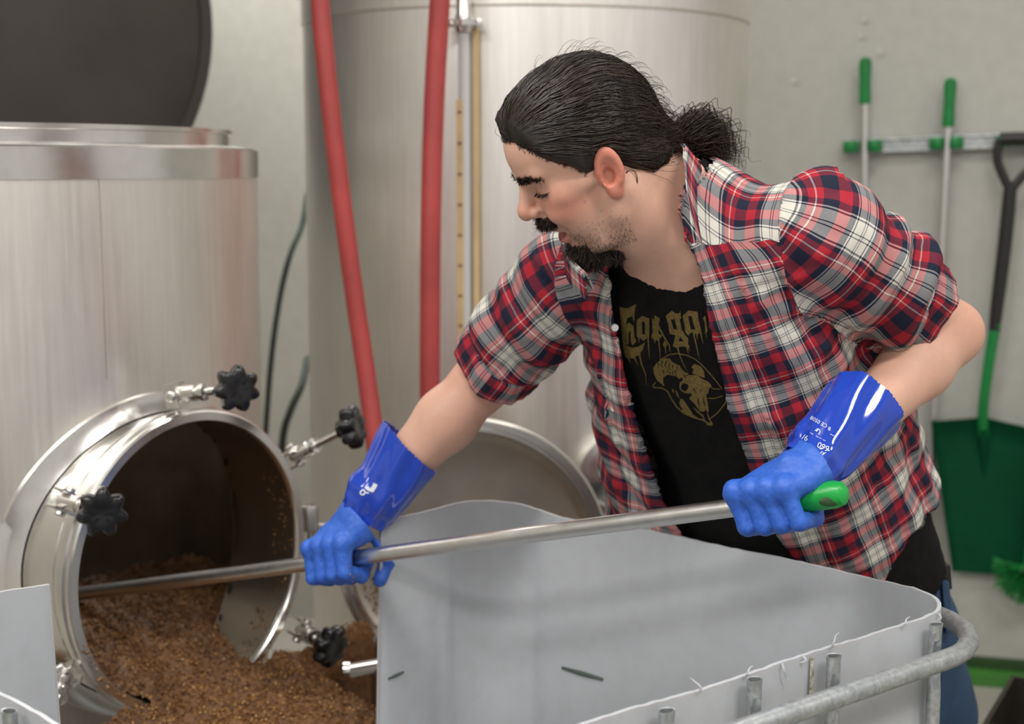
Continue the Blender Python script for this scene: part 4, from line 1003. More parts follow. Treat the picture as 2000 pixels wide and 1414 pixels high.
SLR = [J['shR'] + SH * .045 - UPT * .03, J['shR'].lerp(J['elR'], .12), J['shR'].lerp(J['elR'], .50), J['shR'].lerp(J['elR'], .98)]
RL = [.082, .082, .078, .058]; RR = [.070, .072, .072, .056]
def cuff(p, sh, el, t0, t1, r):
    ax = A((el - sh).normalized()); o = A(sh); L = (el - sh).length; q = p - o; h = q @ ax; rad = ln(q - h[:, None] * ax)
    s_ = (h - t0 * L) / ((t1 - t0) * L); rr = r + .004 * np.sin(s_ * 9) 
    return np.maximum(np.abs(rad - rr) - .0075, np.maximum(t0 * L - h, h - t1 * L)).astype(F32)
def sleeve(p, pts, rs): return sd_chain(p, pts, rs, .02)
def shirt_outer(p):
    d = shirt_torso(p); d = smin(d, sleeve(p, SLL, RL), .028); d = smin(d, sleeve(p, SLR, RR), .028); return smin(d, smin(torso_sdf(p), neck_sdf(p), .05) - .014, .02)
# front opening edges, read on the cloth surface
edL = [(1172, 520), (1196, 600), (1214, 700), (1232, 790), (1258, 880), (1296, 985), (1345, 1075), (1400, 1180)]
edR = [(1352, 440), (1372, 520), (1384, 600), (1404, 720), (1434, 840), (1470, 940), (1520, 1050), (1575, 1130), (1620, 1200)]
def edge_table(e):
    out = []
    for x, y in e:
        q = sphere_trace(x, y, shirt_torso, 1.3, 150); a, b, t_ = torso_uvw(A(q)[None])
        if abs(float(shirt_torso(A(q)[None])[0])) < .004 and abs(float(a[0])) < .4: out.append((float(t_[0]), float(a[0])))
    out.sort(); return [o[0] for o in out], [o[1] for o in out]
ETL, EAL = edge_table(edL); ETR, EAR_ = edge_table(edR)
def open_dist(a, t_):
    """>0 inside the opening"""
    return np.minimum(a - np.interp(t_, ETL, EAL), np.interp(t_, ETR, EAR_) - a)
def shirt_sdf(p):
    d0 = shirt_outer(p); a, b, t_ = torso_uvw(p)
    od = open_dist(a, t_); front = np.where(b > .03, od, -.2)
    d = np.maximum(d0, front)
    hemt = np.interp(a, [-.40, -.05, .08, .15, .20], [-.30, -.08, .16, .225, .30])
    d = np.maximum(d, (hemt - t_) * TLEN)
    nk = sd_chain(p, [J['neck'] + FR * .012 - UPT * .0, J['neck'] + UPT * .2 - SH * .09], [.072, .12]); d = np.maximum(d, -nk)
    for sh, el, k in ((J['shL'], J['elL'], .74), (J['shR'], J['elR'], .84)):
        ax = A((el - sh).normalized()); h = (p - A(sh)) @ ax - k * (el - sh).length
        rad = ln((p - A(sh)) - ((p - A(sh)) @ ax)[:, None] * ax)
        d = np.where((rad < .11) & (h > -.02), np.maximum(d, h), d)
    return d.astype(F32)
lo = np.array([J['elR'].x - .12, J['shL'].y - .32, J['pel'].z - .14]); hi = np.array([max(J['elL'].x + .12, J['pel'].x + .3), J['pel'].y + .36, J['neck'].z + .14])
_t0 = _t.time()
sv_, sf_ = sdf_surface(shirt_sdf, np.arange(lo[0], hi[0], .0045), np.arange(lo[1], hi[1], .0045), np.arange(lo[2], hi[2], .0045), .012)
def open_cloth(v, f, tol=.003):   # drop the faces that close the cuts: an open sheet stays
    out = shirt_outer(v.astype(F32)) > -tol; keep = out[f].sum(1) >= 3; f = f[keep]; us = np.unique(f); rm = -np.ones(len(v), int); rm[us] = np.arange(len(us)); return v[us], rm[f]
sv_, sf_ = open_cloth(sv_, sf_)
def smooth_rim(v, f, it=18):
    e = np.concatenate([f[:, [0, 1]], f[:, [1, 2]], f[:, [2, 3]], f[:, [3, 0]]]); es = np.sort(e, 1); u, c = np.unique(es, axis=0, return_counts=True); b = u[c == 1]
    for _ in range(it):
        acc = np.zeros_like(v); n = np.zeros(len(v))
        for a, q in ((0, 1), (1, 0)): np.add.at(acc, b[:, a], v[b[:, q]]); np.add.at(n, b[:, a], 1)
        m = n > 0; v[m] = .5 * v[m] + .5 * acc[m] / n[m][:, None]
    return v
sv_ = smooth_rim(sv_, sf_)
# part weights and plaid coordinates
def arm_coords(v, sh, el):
    ax = A((el - sh).normalized()); q = v.astype(F32) - A(sh); h = q @ ax; rv_ = q - h[:, None] * ax
    X = A(FR) - ax * (A(FR) @ ax); X /= np.linalg.norm(X); Y = np.cross(ax, X); return h, np.arctan2(rv_ @ Y, rv_ @ X), ln(rv_)
v32 = sv_.astype(F32); dT = shirt_torso(v32); dL = sleeve(v32, SLL, RL); dR = sleeve(v32, SLR, RR)
hL, aL, rL = arm_coords(sv_, J['shL'], J['elL']); hR, aR, rR = arm_coords(sv_, J['shR'], J['elR'])
a_, b_, t_ = torso_uvw(v32); aSL = (J['shL'] - ORG).dot(SH) - .012; aSR = (J['shR'] - ORG).dot(SH) + .012
isL = (a_ > aSL) & (dL < dT + .012) & (hL > -.06); isR = (a_ < aSR) & (dR < dT + .012) & (hR > -.06)
PER = .080; PERS = .092
ang = np.arctan2(a_, b_); u_t = ang * .185 / PER; v_t = t_ * TLEN / PER
yoke = (t_ * TLEN - .9 * b_ > .72) & ~isL & ~isR
u_t = np.where(a_ < 0, u_t + .35, u_t)
hLu, aLu, _q = arm_coords(sv_, J['shL'] - UPT * .045 - FR * .03 - SH * .03, J['elL']); hRu, aRu, _q = arm_coords(sv_, J['shR'] - UPT * .045 - FR * .03 + SH * .03, J['elR'])
parts_uv = [np.stack([u_t, v_t], 1), np.stack([a_ / PER + .4, b_ / PER + 3.3], 1), np.stack([aLu * .086 / PERS + .2, hLu / PERS + .15], 1), np.stack([aRu * .080 / PERS, hRu / PERS + .3], 1)]
pid = np.where(isL, 2, np.where(isR, 3, np.where(yoke, 1, 0))); fp = np.sort(pid[sf_], 1)[:, 1]
def smooth_seam(v, f, fp_, it=10):      # straighten the sewn seams between body, yoke and sleeves
    e = np.concatenate([f[:, [0, 1]], f[:, [1, 2]], f[:, [2, 3]], f[:, [3, 0]]]); fi = np.tile(np.arange(len(f)), 4); es = np.sort(e, 1); key = es[:, 0].astype(np.int64) * len(v) + es[:, 1]; o = np.argsort(key, kind='stable'); k = key[o]; same = k[1:] == k[:-1]
    a = fi[o][:-1][same]; b = fi[o][1:][same]; ee = es[o][:-1][same]; sm = ee[fp_[a] != fp_[b]]
    for _ in range(it):
        acc = np.zeros_like(v); n = np.zeros(len(v))
        for p_, q_ in ((0, 1), (1, 0)): np.add.at(acc, sm[:, p_], v[sm[:, q_]]); np.add.at(n, sm[:, p_], 1)
        m = n > 1; v[m] = .5 * v[m] + .5 * acc[m] / n[m][:, None]
    return v
sv_ = smooth_seam(sv_, sf_, fp)
# folds
nn_ = normals(sv_, sf_)
def aniso(v, fdir, across, along, seed):
    fdir = np.array(fdir, float); fdir /= np.linalg.norm(fdir); h = v @ fdir; rest = v - h[:, None] * fdir; return vnoise(rest * across + fdir[None] * (h * along)[:, None], seed)
hang = np.array(-UPT) + np.array([0, 0, -1.0])
disp = .0125 * aniso(sv_, hang, 15, 3.0, 20) + .0028 * aniso(sv_, np.array(SH) + .5 * np.array(UPT), 62, 12, 27) + .008 * aniso(sv_, np.array(SH) - .8 * np.array(UPT), 34, 7, 21)
dia = np.array(SH) * .7 + np.array(UPT) * .7
wL = np.clip((hL - .0) / .1, 0, 1) * (dL < dR); wR = np.clip((hR - .0) / .1, 0, 1) * (dR <= dL)
axL = np.array((J['elL'] - J['shL']).normalized()); axR = np.array((J['elR'] - J['shR']).normalized())
def rings_fold(v, h, ang_, seed, f): return np.sin(h * f + 2.2 * np.sin(ang_ + seed) + 3.0 * vnoise(v * 9, seed))
dsl = wL * (.0028 * aniso(sv_, np.cross(axL, np.array(FR)) + .4 * axL, 60, 14, 28) + .0125 * rings_fold(sv_, hL, aL, 3, 95) * (.5 + .5 * vnoise(sv_ * 7, 31)) + .006 * vnoise(sv_ * 16, 22)) + wR * (.0028 * aniso(sv_, np.cross(axR, np.array(FR)) + .4 * axR, 60, 14, 29) + .0125 * rings_fold(sv_, hR, aR, 5, 90) * (.5 + .5 * vnoise(sv_ * 7, 32)) + .006 * vnoise(sv_ * 16, 23))
wq = sstep(dT - np.minimum(dL, dR), -.006, .02) * ((hL > 0) | (hR > 0)); disp = dsl * wq + disp * (1 - wq)
# armpit drag folds on the panel below the sleeve
cdir = np.array(J['shL'] - UPT * .14 - SH * .03); dq = np.linalg.norm(sv_ - cdir, axis=1); disp += np.where(isL | isR, 0, .008 * np.exp(-(dq / .11) ** 2) * np.sin(aniso(sv_, dia, 26, 4, 25) * 4))
od_ = open_dist(a_, t_); disp = disp * np.where((b_ > .03) & (od_ > -.05), .45, 1.0) + np.where((b_ > .03) & (od_ > -.033) & (t_ < .93) & ~isL & ~isR, .0016, 0)
disp = disp * np.where(isL | isR, 1, 1 - .85 * sstep(t_, .93, 1.02)); sv_ = sv_ + nn_ * disp[:, None]
shirt_me = np_mesh('plaid_shirt', sv_, sf_)
luv = np.zeros((len(sf_), 4, 2))
for k in range(4): m = fp == k; luv[m] = parts_uv[k][sf_[m]]
for k in (2, 3):     # no jump of the angle inside one face
    m = fp == k; per = 2 * math.pi * (.086 if k == 2 else .080) / PERS; q = luv[m]; q[..., 0] -= per * np.round((q[..., 0] - q[:, :1, 0]) / per); luv[m] = q
shirt_me.uv_layers.new(name='UVMap').data.foreach_set('uv', luv.reshape(-1).astype(F32))
SETT = [(0.0, 'n'), (.045, 'w'), (.065, 'n'), (.085, 'w'), (.205, 'n'), (.217, 'w'), (.243, 'n'), (.255, 'w'), (.365, 'n'), (.385, 'w'), (.405, 'n'), (.45, 'r'), (.515, 'w'), (.528, 'r'), (.60, 'n'), (.79, 'r'), (.955, 'n')]
PAL = {'n': (.012, .016, .034), 'w': (.64, .615, .545), 'r': (.36, .018, .032)}
def plaid(name):
    t = NT(name); uvn = t.n('ShaderNodeUVMap'); sp = t.n('ShaderNodeSeparateXYZ'); 
    wob = t.n('ShaderNodeTexNoise'); wob.inputs['Scale'].default_value = 2.0; wob.inputs['Detail'].default_value = 1
    t.l(uvn.outputs[0], wob.inputs['Vector']); mx = t.n('ShaderNodeVectorMath', operation='MULTIPLY_ADD'); mx.inputs[1].default_value = (.06, .06, 0)
    t.l(wob.outputs[1], mx.inputs[0]); t.l(uvn.outputs[0], mx.inputs[2]); t.l(mx.outputs[0], sp.inputs[0])
    cols = []
    for k in (0, 1):
        fr = t.n('ShaderNodeMath', operation='FRACT'); t.l(sp.outputs[k], fr.inputs[0]); cols.append(t.ramp(fr.outputs[0], [(p_, tuple(math.sqrt(q) for q in PAL[c])) for p_, c in SETT], 'CONSTANT'))
    # twill: diagonal alternation of warp and weft
    ad = t.n('ShaderNodeMath', operation='ADD'); t.l(sp.outputs[0], ad.inputs[0]); t.l(sp.outputs[1], ad.inputs[1]); ml = t.n('ShaderNodeMath', operation='MULTIPLY'); ml.inputs[1].default_value = 420; t.l(ad.outputs[0], ml.inputs[0]); sn = t.n('ShaderNodeMath', operation='SINE'); t.l(ml.outputs[0], sn.inputs[0])
    mr = t.n('ShaderNodeMapRange'); mr.inputs[1].default_value = -1; mr.inputs[2].default_value = 1; mr.inputs[3].default_value = .42; mr.inputs[4].default_value = .58; t.l(sn.outputs[0], mr.inputs[0])
    mc = t.mix(mr.outputs[0], cols[0], cols[1]); t.base(t.mix(1.0, mc, mc, 'MULTIPLY')).set(Roughness=.85, Specular_IOR_Level=.2)
    t.bump(t.noise(1400, 2), .12, .0008); return t.m
M['plaid'] = plaid('plaid_flannel')
def solid(o, th=.003): m = o.modifiers.new('thickness', 'SOLIDIFY'); m.thickness = th; m.offset = -1; return o
shirt = solid(link('plaid_shirt', shirt_me, M['plaid'], person)); tag(shirt, 'red navy and white plaid flannel shirt worn open')
def rolled_cuff(sh, el, t0, t1, r, seed):
    ax = (el - sh).normalized(); L = (el - sh).length; X = (FR - ax * FR.dot(ax)).normalized(); Y = ax.cross(X); nu = 72; v = []; f = []; uvl = []
    prof = [(t0, r + .001, 0), (t0 + .01, r + .007, .1), (t0 * .6 + t1 * .4, r + .0085, .35), (t1 - .015, r + .008, .75), (t1, r + .004, .9), (t1 - .004, r - .003, 1.0), (t1 - .05, r - .004, 1.3)]
    for j, (tt, rad, vv) in enumerate(prof):
        for i in range(nu + 1):
            a2 = 2 * math.pi * i / nu; w_ = .0028 * math.sin(3 * a2 + seed) + .002 * math.sin(7 * a2 + seed * 2 + j) + .0015 * math.sin(13 * a2 + j * 2)
            v.append(sh + ax * (L * (tt + .02 * math.sin(a2 + seed) + .008 * math.sin(4 * a2 + seed))) + (X * math.cos(a2) + Y * math.sin(a2)) * (rad + w_)); uvl.append((i / nu * 4.6 + seed, -vv * .75))
    for j in range(len(prof) - 1):
        for i in range(nu): a = j * (nu + 1) + i; f.append((a, a + 1, a + nu + 2, a + nu + 1))
    me = bpy.data.meshes.new('rolled_cuff'); me.from_pydata([tuple(q) for q in v], [], f); me.update(); vuv(me, np.array(uvl)); link('rolled_cuff', me, M['plaid'], shirt, True, 80)
rolled_cuff(J['shL'], J['elL'], .63, .78, .060, .7); rolled_cuff(J['shR'], J['elR'], .72, .90, .063, 2.1)
# collar: folded band round the neck
def ribbon(name, pts, dirs, wd, th, uvs, mat, parent):
    n = len(pts); v = []; f = []; uvl = []
    K = 7
    for i in range(n):
        for side in (0, 1):
            for k in range(K):
                s_ = k / (K - 1); p = pts[i] + dirs[i][0] * (wd[i] * math.sin(s_ * math.pi * .5) * .55 if False else 0)
                up, out = dirs[i]; bend = math.sin(s_ * math.pi)
                p = pts[i] + up * (.030 * math.sin(min(1, s_ * 2.2) * math.pi / 2) - wd[i] * max(0, s_ - .42) * 1.2) + out * (.004 + .020 * max(0, s_ - .25)) + out * (th if side else 0)
                v.append(p); uvl.append((uvs[i], s_ * .55 + .1))
    for i in range(n - 1):
        for side in (0, 1):
            for k in range(K - 1):
                a = i * 2 * K + side * K + k; b = a + 2 * K; f.append((a, b, b + 1, a + 1) if side else (a, a + 1, b + 1, b))
        for k in (0, K - 1): a = i * 2 * K + k; b = a + 2 * K; f.append((a, a + K, b + K, b) if k == 0 else (a, b, b + K, a + K))
    for i in (0, n - 1):
        for k in range(K - 1): a = i * 2 * K + k; f.append((a, a + 1, a + K + 1, a + K))
    mb = MB().add(v, f); me = bpy.data.meshes.new(name); me.from_pydata([tuple(x) for x in v], [], f); me.update(); vuv(me, np.array(uvl)); return link(name, me, mat, parent, True, 60)
cp = spline([P(1366, 470, 1.80), P(1352, 405, 1.84), P(1344, 345, 1.90), P(1330, 318, 1.98), P(1270, 330, 2.06), P(1190, 400, 2.08), P(1135, 470, 2.03), P(1130, 520, 1.96), P(1165, 560, 1.905)], 6)
dirs = []
for i, p in enumerate(cp):
    c = J['neck'] + UPT * ((p - J['neck']).dot(UPT)); out = (p - c); out = (out - UPT * out.dot(UPT)).normalized(); dirs.append((UPT.copy(), out))
ribbon('collar', cp, dirs, [.055] * len(cp), .003, [i * .16 for i in range(len(cp))], M['plaid'], shirt)
# buttons on the far panel
for x, y in ((1201, 640), (1199, 797), (1247, 903), (1302, 1015)):
    q = sphere_trace(x, y, shirt_sdf, 1.4); nq = -ray(x, y).normalized()
    mb = MB(); mb.lathe([(.0001, .0022), (.0035, .0018), (.005, .003), (.0055, .0015), (.005, -.002)], q + nq * .001, nq, 16); mb.build('button', M['white_bits'], shirt)
# ============================================================ POLE AND GLOVES
pole = empty('long_handled_paddle', PEND); tag(pole, 'long aluminium pole with a green grip held in both gloved hands', 'pole')
mb = MB(); mb.tube([PA + PD * .03, PEND], .0122, 28); mb.build('aluminium_tube', M['alu'], pole)
gp = PA - PD * .028
mb = MB(); mb.lathe([(.0001, -.002), (.008, -.001), (.0145, .004), (.0175, .014), (.0178, .04), (.0165, .07), (.0165, .12), (.0158, .125), (.0001, .125)], gp, PD, 28); gr = mb.build('green_grip', M['green_bright'], pole)
e1 = (-PD.cross(Vector((0, 0, 1)))).normalized(); e1 = -e1 if e1.y > 0 else e1; e2 = PD.cross(e1).normalized(); e2 = -e2 if e2.z < 0 else e2
mb = MB(); hq = gp + PD * .017 + e1 * .0168 - e2 * .006; mb.sphere(hq, .0075, 16, 10, (1.7, .3, .8)); mb.build('hanging_slot', M['shade_green'], gr)
mb = MB(); mb.box(PEND, (.05, .02, .12), None, .008); mb.build('rake_head', M['green'], pole)

t = NT('matte_blue_glove'); t.base(t.mix(.5, t.ramp(t.noise(30, 4), [(0.35, (.022, .105, .52)), (0.7, (.045, .155, .62))]), t.ramp(t.noise(220, 4, .7), [(0.4, (.02, .10, .50)), (0.75, (.06, .18, .64))]))).set(Roughness=.5).bump(t.noise(1300, 2), .2, .0008); M['glove'] = t.m
t = NT('glossy_blue_gauntlet'); t.base(t.ramp(t.noise(16, 3), [(0.3, (.010, .045, .40)), (0.7, (.016, .062, .47))])).set(Roughness=.14, Coat_Weight=.5, Coat_Roughness=.05).bump(t.noise(70, 3), .10, .002); M['gauntlet'] = t.m
M['ink'] = simple('white_glove_print', (.72, .75, .82), .4)

def hand(name, label, s0, order, wrist, thumb, knuck, lean):
    """s0: centre along the pole; order: +1 when the index is towards PD"""
    O = lambda s_: PA + PD * s_
    def at(s_, ang_, r): a2 = math.radians(ang_); return O(s_) + (e1 * math.cos(a2) + e2 * math.sin(a2)) * r
    fing = []
    for k, (off, rr, m) in enumerate(((1.5, .0118, 1.0), (.5, .0122, 1.05), (-.5, .0117, 1.0), (-1.5, .0105, .9))):
        s_ = s0 + order * off * .0235; f0 = knuck + (k - 1.5) * -1.5
        fing.append(([at(s_ + lean * .010, f0, .040 + .003 * m), at(s_ + lean * .004, f0 - 68, .0395), at(s_, f0 - 138, .030), at(s_, f0 - 195, .0265)], [rr * 1.12, rr * 1.08, rr, rr * .86]))
    W = wrist; mc = [f[0][0] for f in fing]; cen = sum(mc, Vector()) / 4; ax = (W - cen).normalized()
    side = (mc[0] - mc[3]).normalized(); back = ax.cross(side).normalized(); back = back if back.dot(e1) > 0 else -back
    def sdf(p):
        d = None
        for i, (pts, rs) in enumerate(fing):
            e = sd_chain(p, pts, rs, .004); d = e if d is None else smin(d, e, .0018)
        pal = None
        for i in range(4):
            w2 = W + side * (.014 - .0095 * i) * 1.6; e = sd_chain(p, [mc[i] - back * .003, mc[i].lerp(w2, .5) - back * .004, w2], [.0150, .0185, .0235], .01); pal = e if pal is None else smin(pal, e, .016)
        heel = sd_cap(p, cen.lerp(W, .35) - back * .014, W - back * .004, .020, .024); pal = smin(pal, heel, .02)
        d = smin(d, pal, .006)
        th_ = sd_chain(p, thumb, [.0200, .0155, .0135, .0115], .006); d = smin(d, th_, .008)
        d = smin(d, sd_cap(p, W, W + ax * .05, .033, .036), .02)
        for i in range(4): d = smin(d, sd_sphere(p, mc[i] + back * .0035, .0115), .008)      # knuckles
        hh = (p - A(W)) @ A(ax); return np.maximum(d, hh + .006).astype(F32)
    allp = [q for f in fing for q in f[0]] + [W + ax * .03] + list(thumb); lo, hi = box_of(allp, .045)
    v, f = sdf_surface(sdf, np.arange(lo[0], hi[0], .0019), np.arange(lo[1], hi[1], .0019), np.arange(lo[2], hi[2], .0019), .006)
    n = normals(v, f); v = v + n * (.0008 * vnoise(v * 60, 41) + .0005 * vnoise(v * 170, 42))[:, None]
    o = link(name, np_mesh(name, v, f), M['glove'], person); tag(o, label)
    return o, W, ax, back, side
def gauntlet(parent, label, A0, A1, r0, r1, back, seed, dent):
    ax = (A1 - A0).normalized(); L = (A1 - A0).length; X = (back - ax * back.dot(ax)).normalized(); Y = ax.cross(X); nu, nv = 120, 46; v = []
    for lay in (0, 1):
        for j in range(nv):
            t_ = j / (nv - 1)
            for i in range(nu):
                a_ = 2 * math.pi * i / nu; wv = float(.5 * math.sin(3 * a_ + seed + 3 * t_) + .5 * math.sin(5 * a_ - 4 * t_ + seed * 2))
                r = r0 + (r1 - r0) * t_ ** .8 + .0022 * wv * (.4 + t_) + .0015 * math.sin(9 * a_ + 6 * t_ + seed)
                r += dent * math.exp(-((t_ - .28) / .13) ** 2) * max(0, math.cos(a_ - 2.2 - seed)) + .004 * math.exp(-((t_ - .12) / .06) ** 2) * math.sin(2 * a_ + seed)
                sc = .0022 * abs(math.sin(a_ * 24)) * (1 if j == nv - 1 else 0) * L / L
                rx = r * .90; ry = r * 1.06
                q = A0 + ax * (L * t_ + sc + .010 * math.sin(a_ + seed) * t_) + X * (rx - lay * .0018) * math.cos(a_) + Y * (ry - lay * .0018) * math.sin(a_); v.append(q)
    f = []; n = nu * nv
    for j in range(nv - 1):
        for i in range(nu):
            a = j * nu + i; b = j * nu + (i + 1) % nu; f.append((a, b, b + nu, a + nu)); f.append((n + a, n + a + nu, n + b + nu, n + b))
    for i in range(nu): a = (nv - 1) * nu + i; b = (nv - 1) * nu + (i + 1) % nu; f.append((a, b, n + b, n + a))
    o = MB().add(v, f).build('gauntlet', M['gauntlet'], parent, 70); tag(o, label); return o
def pole_s(px): # parameter along the pole seen at this picture column
    d = ray(px, 1000); nrm_ = d.cross(UPV); return (CAM - PA).dot(nrm_) / PD.dot(nrm_)
sL = pole_s(1528); YL = (PA + PD * sL).y
thL = [P(1545, 912, YL - .012), P(1482, 950, YL + .012), P(1462, 990, YL + .026), P(1458, 1018, YL + .016)]
gl, WL_, axL_, bkL, _ = hand('glove', 'blue rubber glove gripping the pole near its green end', sL, 1, P(1592, 905, YL + .012), thL, 32, 1)
gauL = gauntlet(gl, 'glossy blue cuff with white print', P(1577, 918, YL + .008), P(1688, 788, YL + .075), .0365, .051, -FWD, 1.3, .008)
sR = pole_s(665); YR = (PA + PD * sR).y
thR = [P(728, 1020, YR + .0), P(748, 1058, YR - .005), P(756, 1095, YR + .018), P(742, 1132, YR + .002)]
gr_, WR_, axR_, bkR, _ = hand('glove', 'blue rubber glove gripping the pole at the manway', sR, -1, P(708, 1008, YR - .005), thR, 42, -.6)
gauR = gauntlet(gr_, 'glossy blue cuff with scalloped edge', P(708, 1010, YR - .004), J['wrR'].lerp(J['elR'], .40) + (P(788, 880, 2.23) - P(793, 893, 2.23)), .0365, .0535, -FWD, 3.1, .010)

# crumbs of grain on the far glove
cr_ = surf = BVHTree.FromPolygons([tuple(q.co) for q in gr_.data.vertices], [tuple(q.vertices) for q in gr_.data.polygons]); cps = []
for x_, y_ in ((677, 1101), (682, 1108), (690, 1128), (696, 1118), (688, 1135), (700, 1124), (720, 1112), (671, 1088), (684, 1122)):
    h_ = cr_.ray_cast(CAM, ray(x_, y_).normalized())
    if h_[0] is not None: cps.append(np.array(h_[0]))
if cps: husks('grain_crumbs', np.array(cps), .0032, gr_, M['husk'], 8)
# ============================================================ HAIR, BEARD, BROWS
def hl(px, py): q = sphere_trace(px, py, head_sdf, 1.3); return to_head(A(q)[None])[0]
HC = np.array([.0, 0, .045])
def az_el(q): d_ = q - HC; return np.arctan2(np.abs(d_[..., 1]), d_[..., 0]), np.arctan2(d_[..., 2], np.hypot(d_[..., 0], d_[..., 1]))
line = [hl(*c) for c in ((1052, 312), (1088, 334), (1112, 352), (1140, 352), (1158, 356), (1166, 322), (1176, 300), (1200, 296))]
ae = [tuple(float(x) for x in az_el(l)) for l in line]
az = [0.0, .35, .75] + [a for a, e in ae[2:5]]; 
HA = np.radians([0, 18, 34, 48, 60, 68, 76, 84, 92, 100, 112, 125, 140, 160, 180]); HE = np.radians([27, 26, 18, 3, -8, -20, -34, -38, -8, -12, -32, -42, -46, -48, -50])
TIE_W = P(1322, 268, 1.99); TIE = to_head(A(TIE_W)[None])[0].astype(float)
def hair_thick(q):
    a2, e2_ = az_el(q); m = e2_ - np.interp(a2, HA, HE)
    base = np.interp(a2, np.radians([0, 40, 70, 100, 140, 180]), [.014, .014, .012, .012, .015, .016])
    side = np.where(np.abs(q[:, 0] + .01) < .03, sstep(e2_, math.radians(-30), math.radians(20)) * .5 + .5, 1)
    return base * sstep(m, 0.0, .30) * side * (1 + .10 * sstep(e2_, .5, 1.3)) - .004 * (1 - sstep(m, -.05, .04))
def hair_sdf(p):
    q = to_head(p).astype(F32); q2 = q.copy(); q2[:, 1] = np.abs(q[:, 1])
    d = sd_ell(q2, (-.006, 0, .058), (.098, .0745, .088)); d = smin(d, sd_ell(q2, (.040, 0, .062), (.062, .058, .062)), .03)
    d = smin(d, sd_ell(q2, (.040, 0, -.012), (.053, .056, .072)), .03)
    nk = sd_ell(q2, (-.045, 0, -.012), (.052, .058, .045)); d = smin(d, nk, .03)
    d = d - hair_thick(q)
    tail = sd_chain(q, [(-.070, TIE[1] * .5 + .012, .03), tuple(TIE)], [.045, .013]); d = smin(d, tail, .03)
    face = .03 - q[:, 0]
    return (d * F32(HS)).astype(F32)
hx, hy, hz = HO
cvv, cff = sdf_surface(hair_sdf, np.arange(hx - .14, hx + .17, .0032), np.arange(hy - .12, hy + .12, .0032), np.arange(hz - .1, hz + .16, .0032), .01)
t = NT('dark_brown_hair'); gi = t.n('ShaderNodeNewGeometry'); t.base(t.ramp(gi.outputs['Random Per Island'], [(0.0, (.009, .0055, .004)), (0.6, (.022, .013, .009)), (1.0, (.055, .032, .021))])).set(Roughness=.42); t.b.inputs['Specular IOR Level'].default_value = .45; M['hair'] = t.m
M['hair_base'] = simple('dark_hair_mass', (.010, .007, .0055), .55, 0, .3, 60)
qv = to_head(cvv.astype(F32)); th_ = hair_thick(qv); keepv = (th_ > -.0005) | (np.linalg.norm(qv - TIE, axis=1) < .035) | ((qv[:, 0] < -.05) & (qv[:, 2] > -.03) & (qv[:, 2] < .07))
kf = keepv[cff].all(1); us = np.unique(cff[kf]); rm = -np.ones(len(cvv), int); rm[us] = np.arange(len(us))
hair = link('hair', np_mesh('hair', cvv[us], rm[cff[kf]]), M['hair_base'], person); tag(hair, 'long dark brown hair tied back in a curly ponytail')
bvh = BVHTree.FromPolygons([tuple(x) for x in cvv], [tuple(x) for x in cff])
hcw = from_head(HC)
tie_dir = (TIE - HC); tie_dir /= np.linalg.norm(tie_dir)
curves = []
r2 = np.random.default_rng(11)
def slerp(a, b, s_):
    w_ = math.acos(max(-1, min(1, float(a @ b)))); 
    return a if w_ < 1e-4 else (math.sin((1 - s_) * w_) * a + math.sin(s_ * w_) * b) / math.sin(w_)
K = 15
cand = np.where(keepv & (qv[:, 1] > -.055))[0]
tries = 0
while len(curves) < 4300 and tries < 9000:
    tries += 1; c = qv[cand[r2.integers(len(cand))]].astype(float); d0 = c - HC; d0 /= np.linalg.norm(d0)
    a2 = math.atan2(abs(d0[1]), d0[0]); hairl = float(np.interp(a2, HA, HE)); el = math.asin(max(-1, min(1, d0[2])))
    if tries % 3 and el - hairl < .30:                       # start many strands at the hairline
        el = hairl + r2.uniform(-.004, .09); sgn = 1 if d0[1] >= 0 else -1; d0 = np.array([math.cos(el) * math.cos(a2), sgn * math.cos(el) * math.sin(a2), math.sin(el)])
    end = tie_dir + r2.normal(0, .035, 3); end /= np.linalg.norm(end); ph = r2.uniform(0, 6.3); am = r2.uniform(.0, .030); fr = r2.uniform(6, 13)
    cont = min(1.0, r2.uniform(.55, 1.3)); lift = abs(r2.normal(0, .0016)) + .0004; pts = []
    bow = r2.normal(0, .05); perp = np.cross(d0, end); nl = np.linalg.norm(perp); perp = perp / nl if nl > 1e-3 else np.array([0, 0, 1.0]); lowmin = 1.0
    for k in range(K):
        s_ = k / (K - 1) * cont; dd = slerp(d0, end, s_) + perp * (am * math.sin(ph + fr * s_) + bow * math.sin(math.pi * s_)) ; dd /= np.linalg.norm(dd)
        wd = HM @ Vector(dd); hit = bvh.ray_cast(hcw, wd)
        if hit[0] is None: break
        low = math.asin(max(-1, min(1, float(dd[2])))) - float(np.interp(math.atan2(abs(dd[1]), dd[0]), HA, HE)); lowmin = min(lowmin, low); pts.append(np.array(hit[0] + wd * (lift * min(1, .3 + 2 * s_) + .0042 * max(0, min(1, (.05 - low) / .09)))))
    if len(pts) == K and lowmin > -.02:
        if np.linalg.norm(np.diff(np.array(pts), axis=0), axis=1).max() < .03: curves.append(np.array(pts))
ca = np.array(curves); nr_ = ca - np.array(hcw); nr_ /= np.linalg.norm(nr_, axis=2, keepdims=True); tg_ = np.gradient(ca, axis=1); tg_ /= np.linalg.norm(tg_, axis=2, keepdims=True) + 1e-9; sd2 = np.cross(nr_, tg_); fl = ca.reshape(-1, 3)
fade = np.clip(np.linspace(0, 1, K) * 3, 0, 1)[None, :, None] * np.clip((1.05 - np.linspace(0, 1, K)) * 4, 0, 1)[None, :, None]
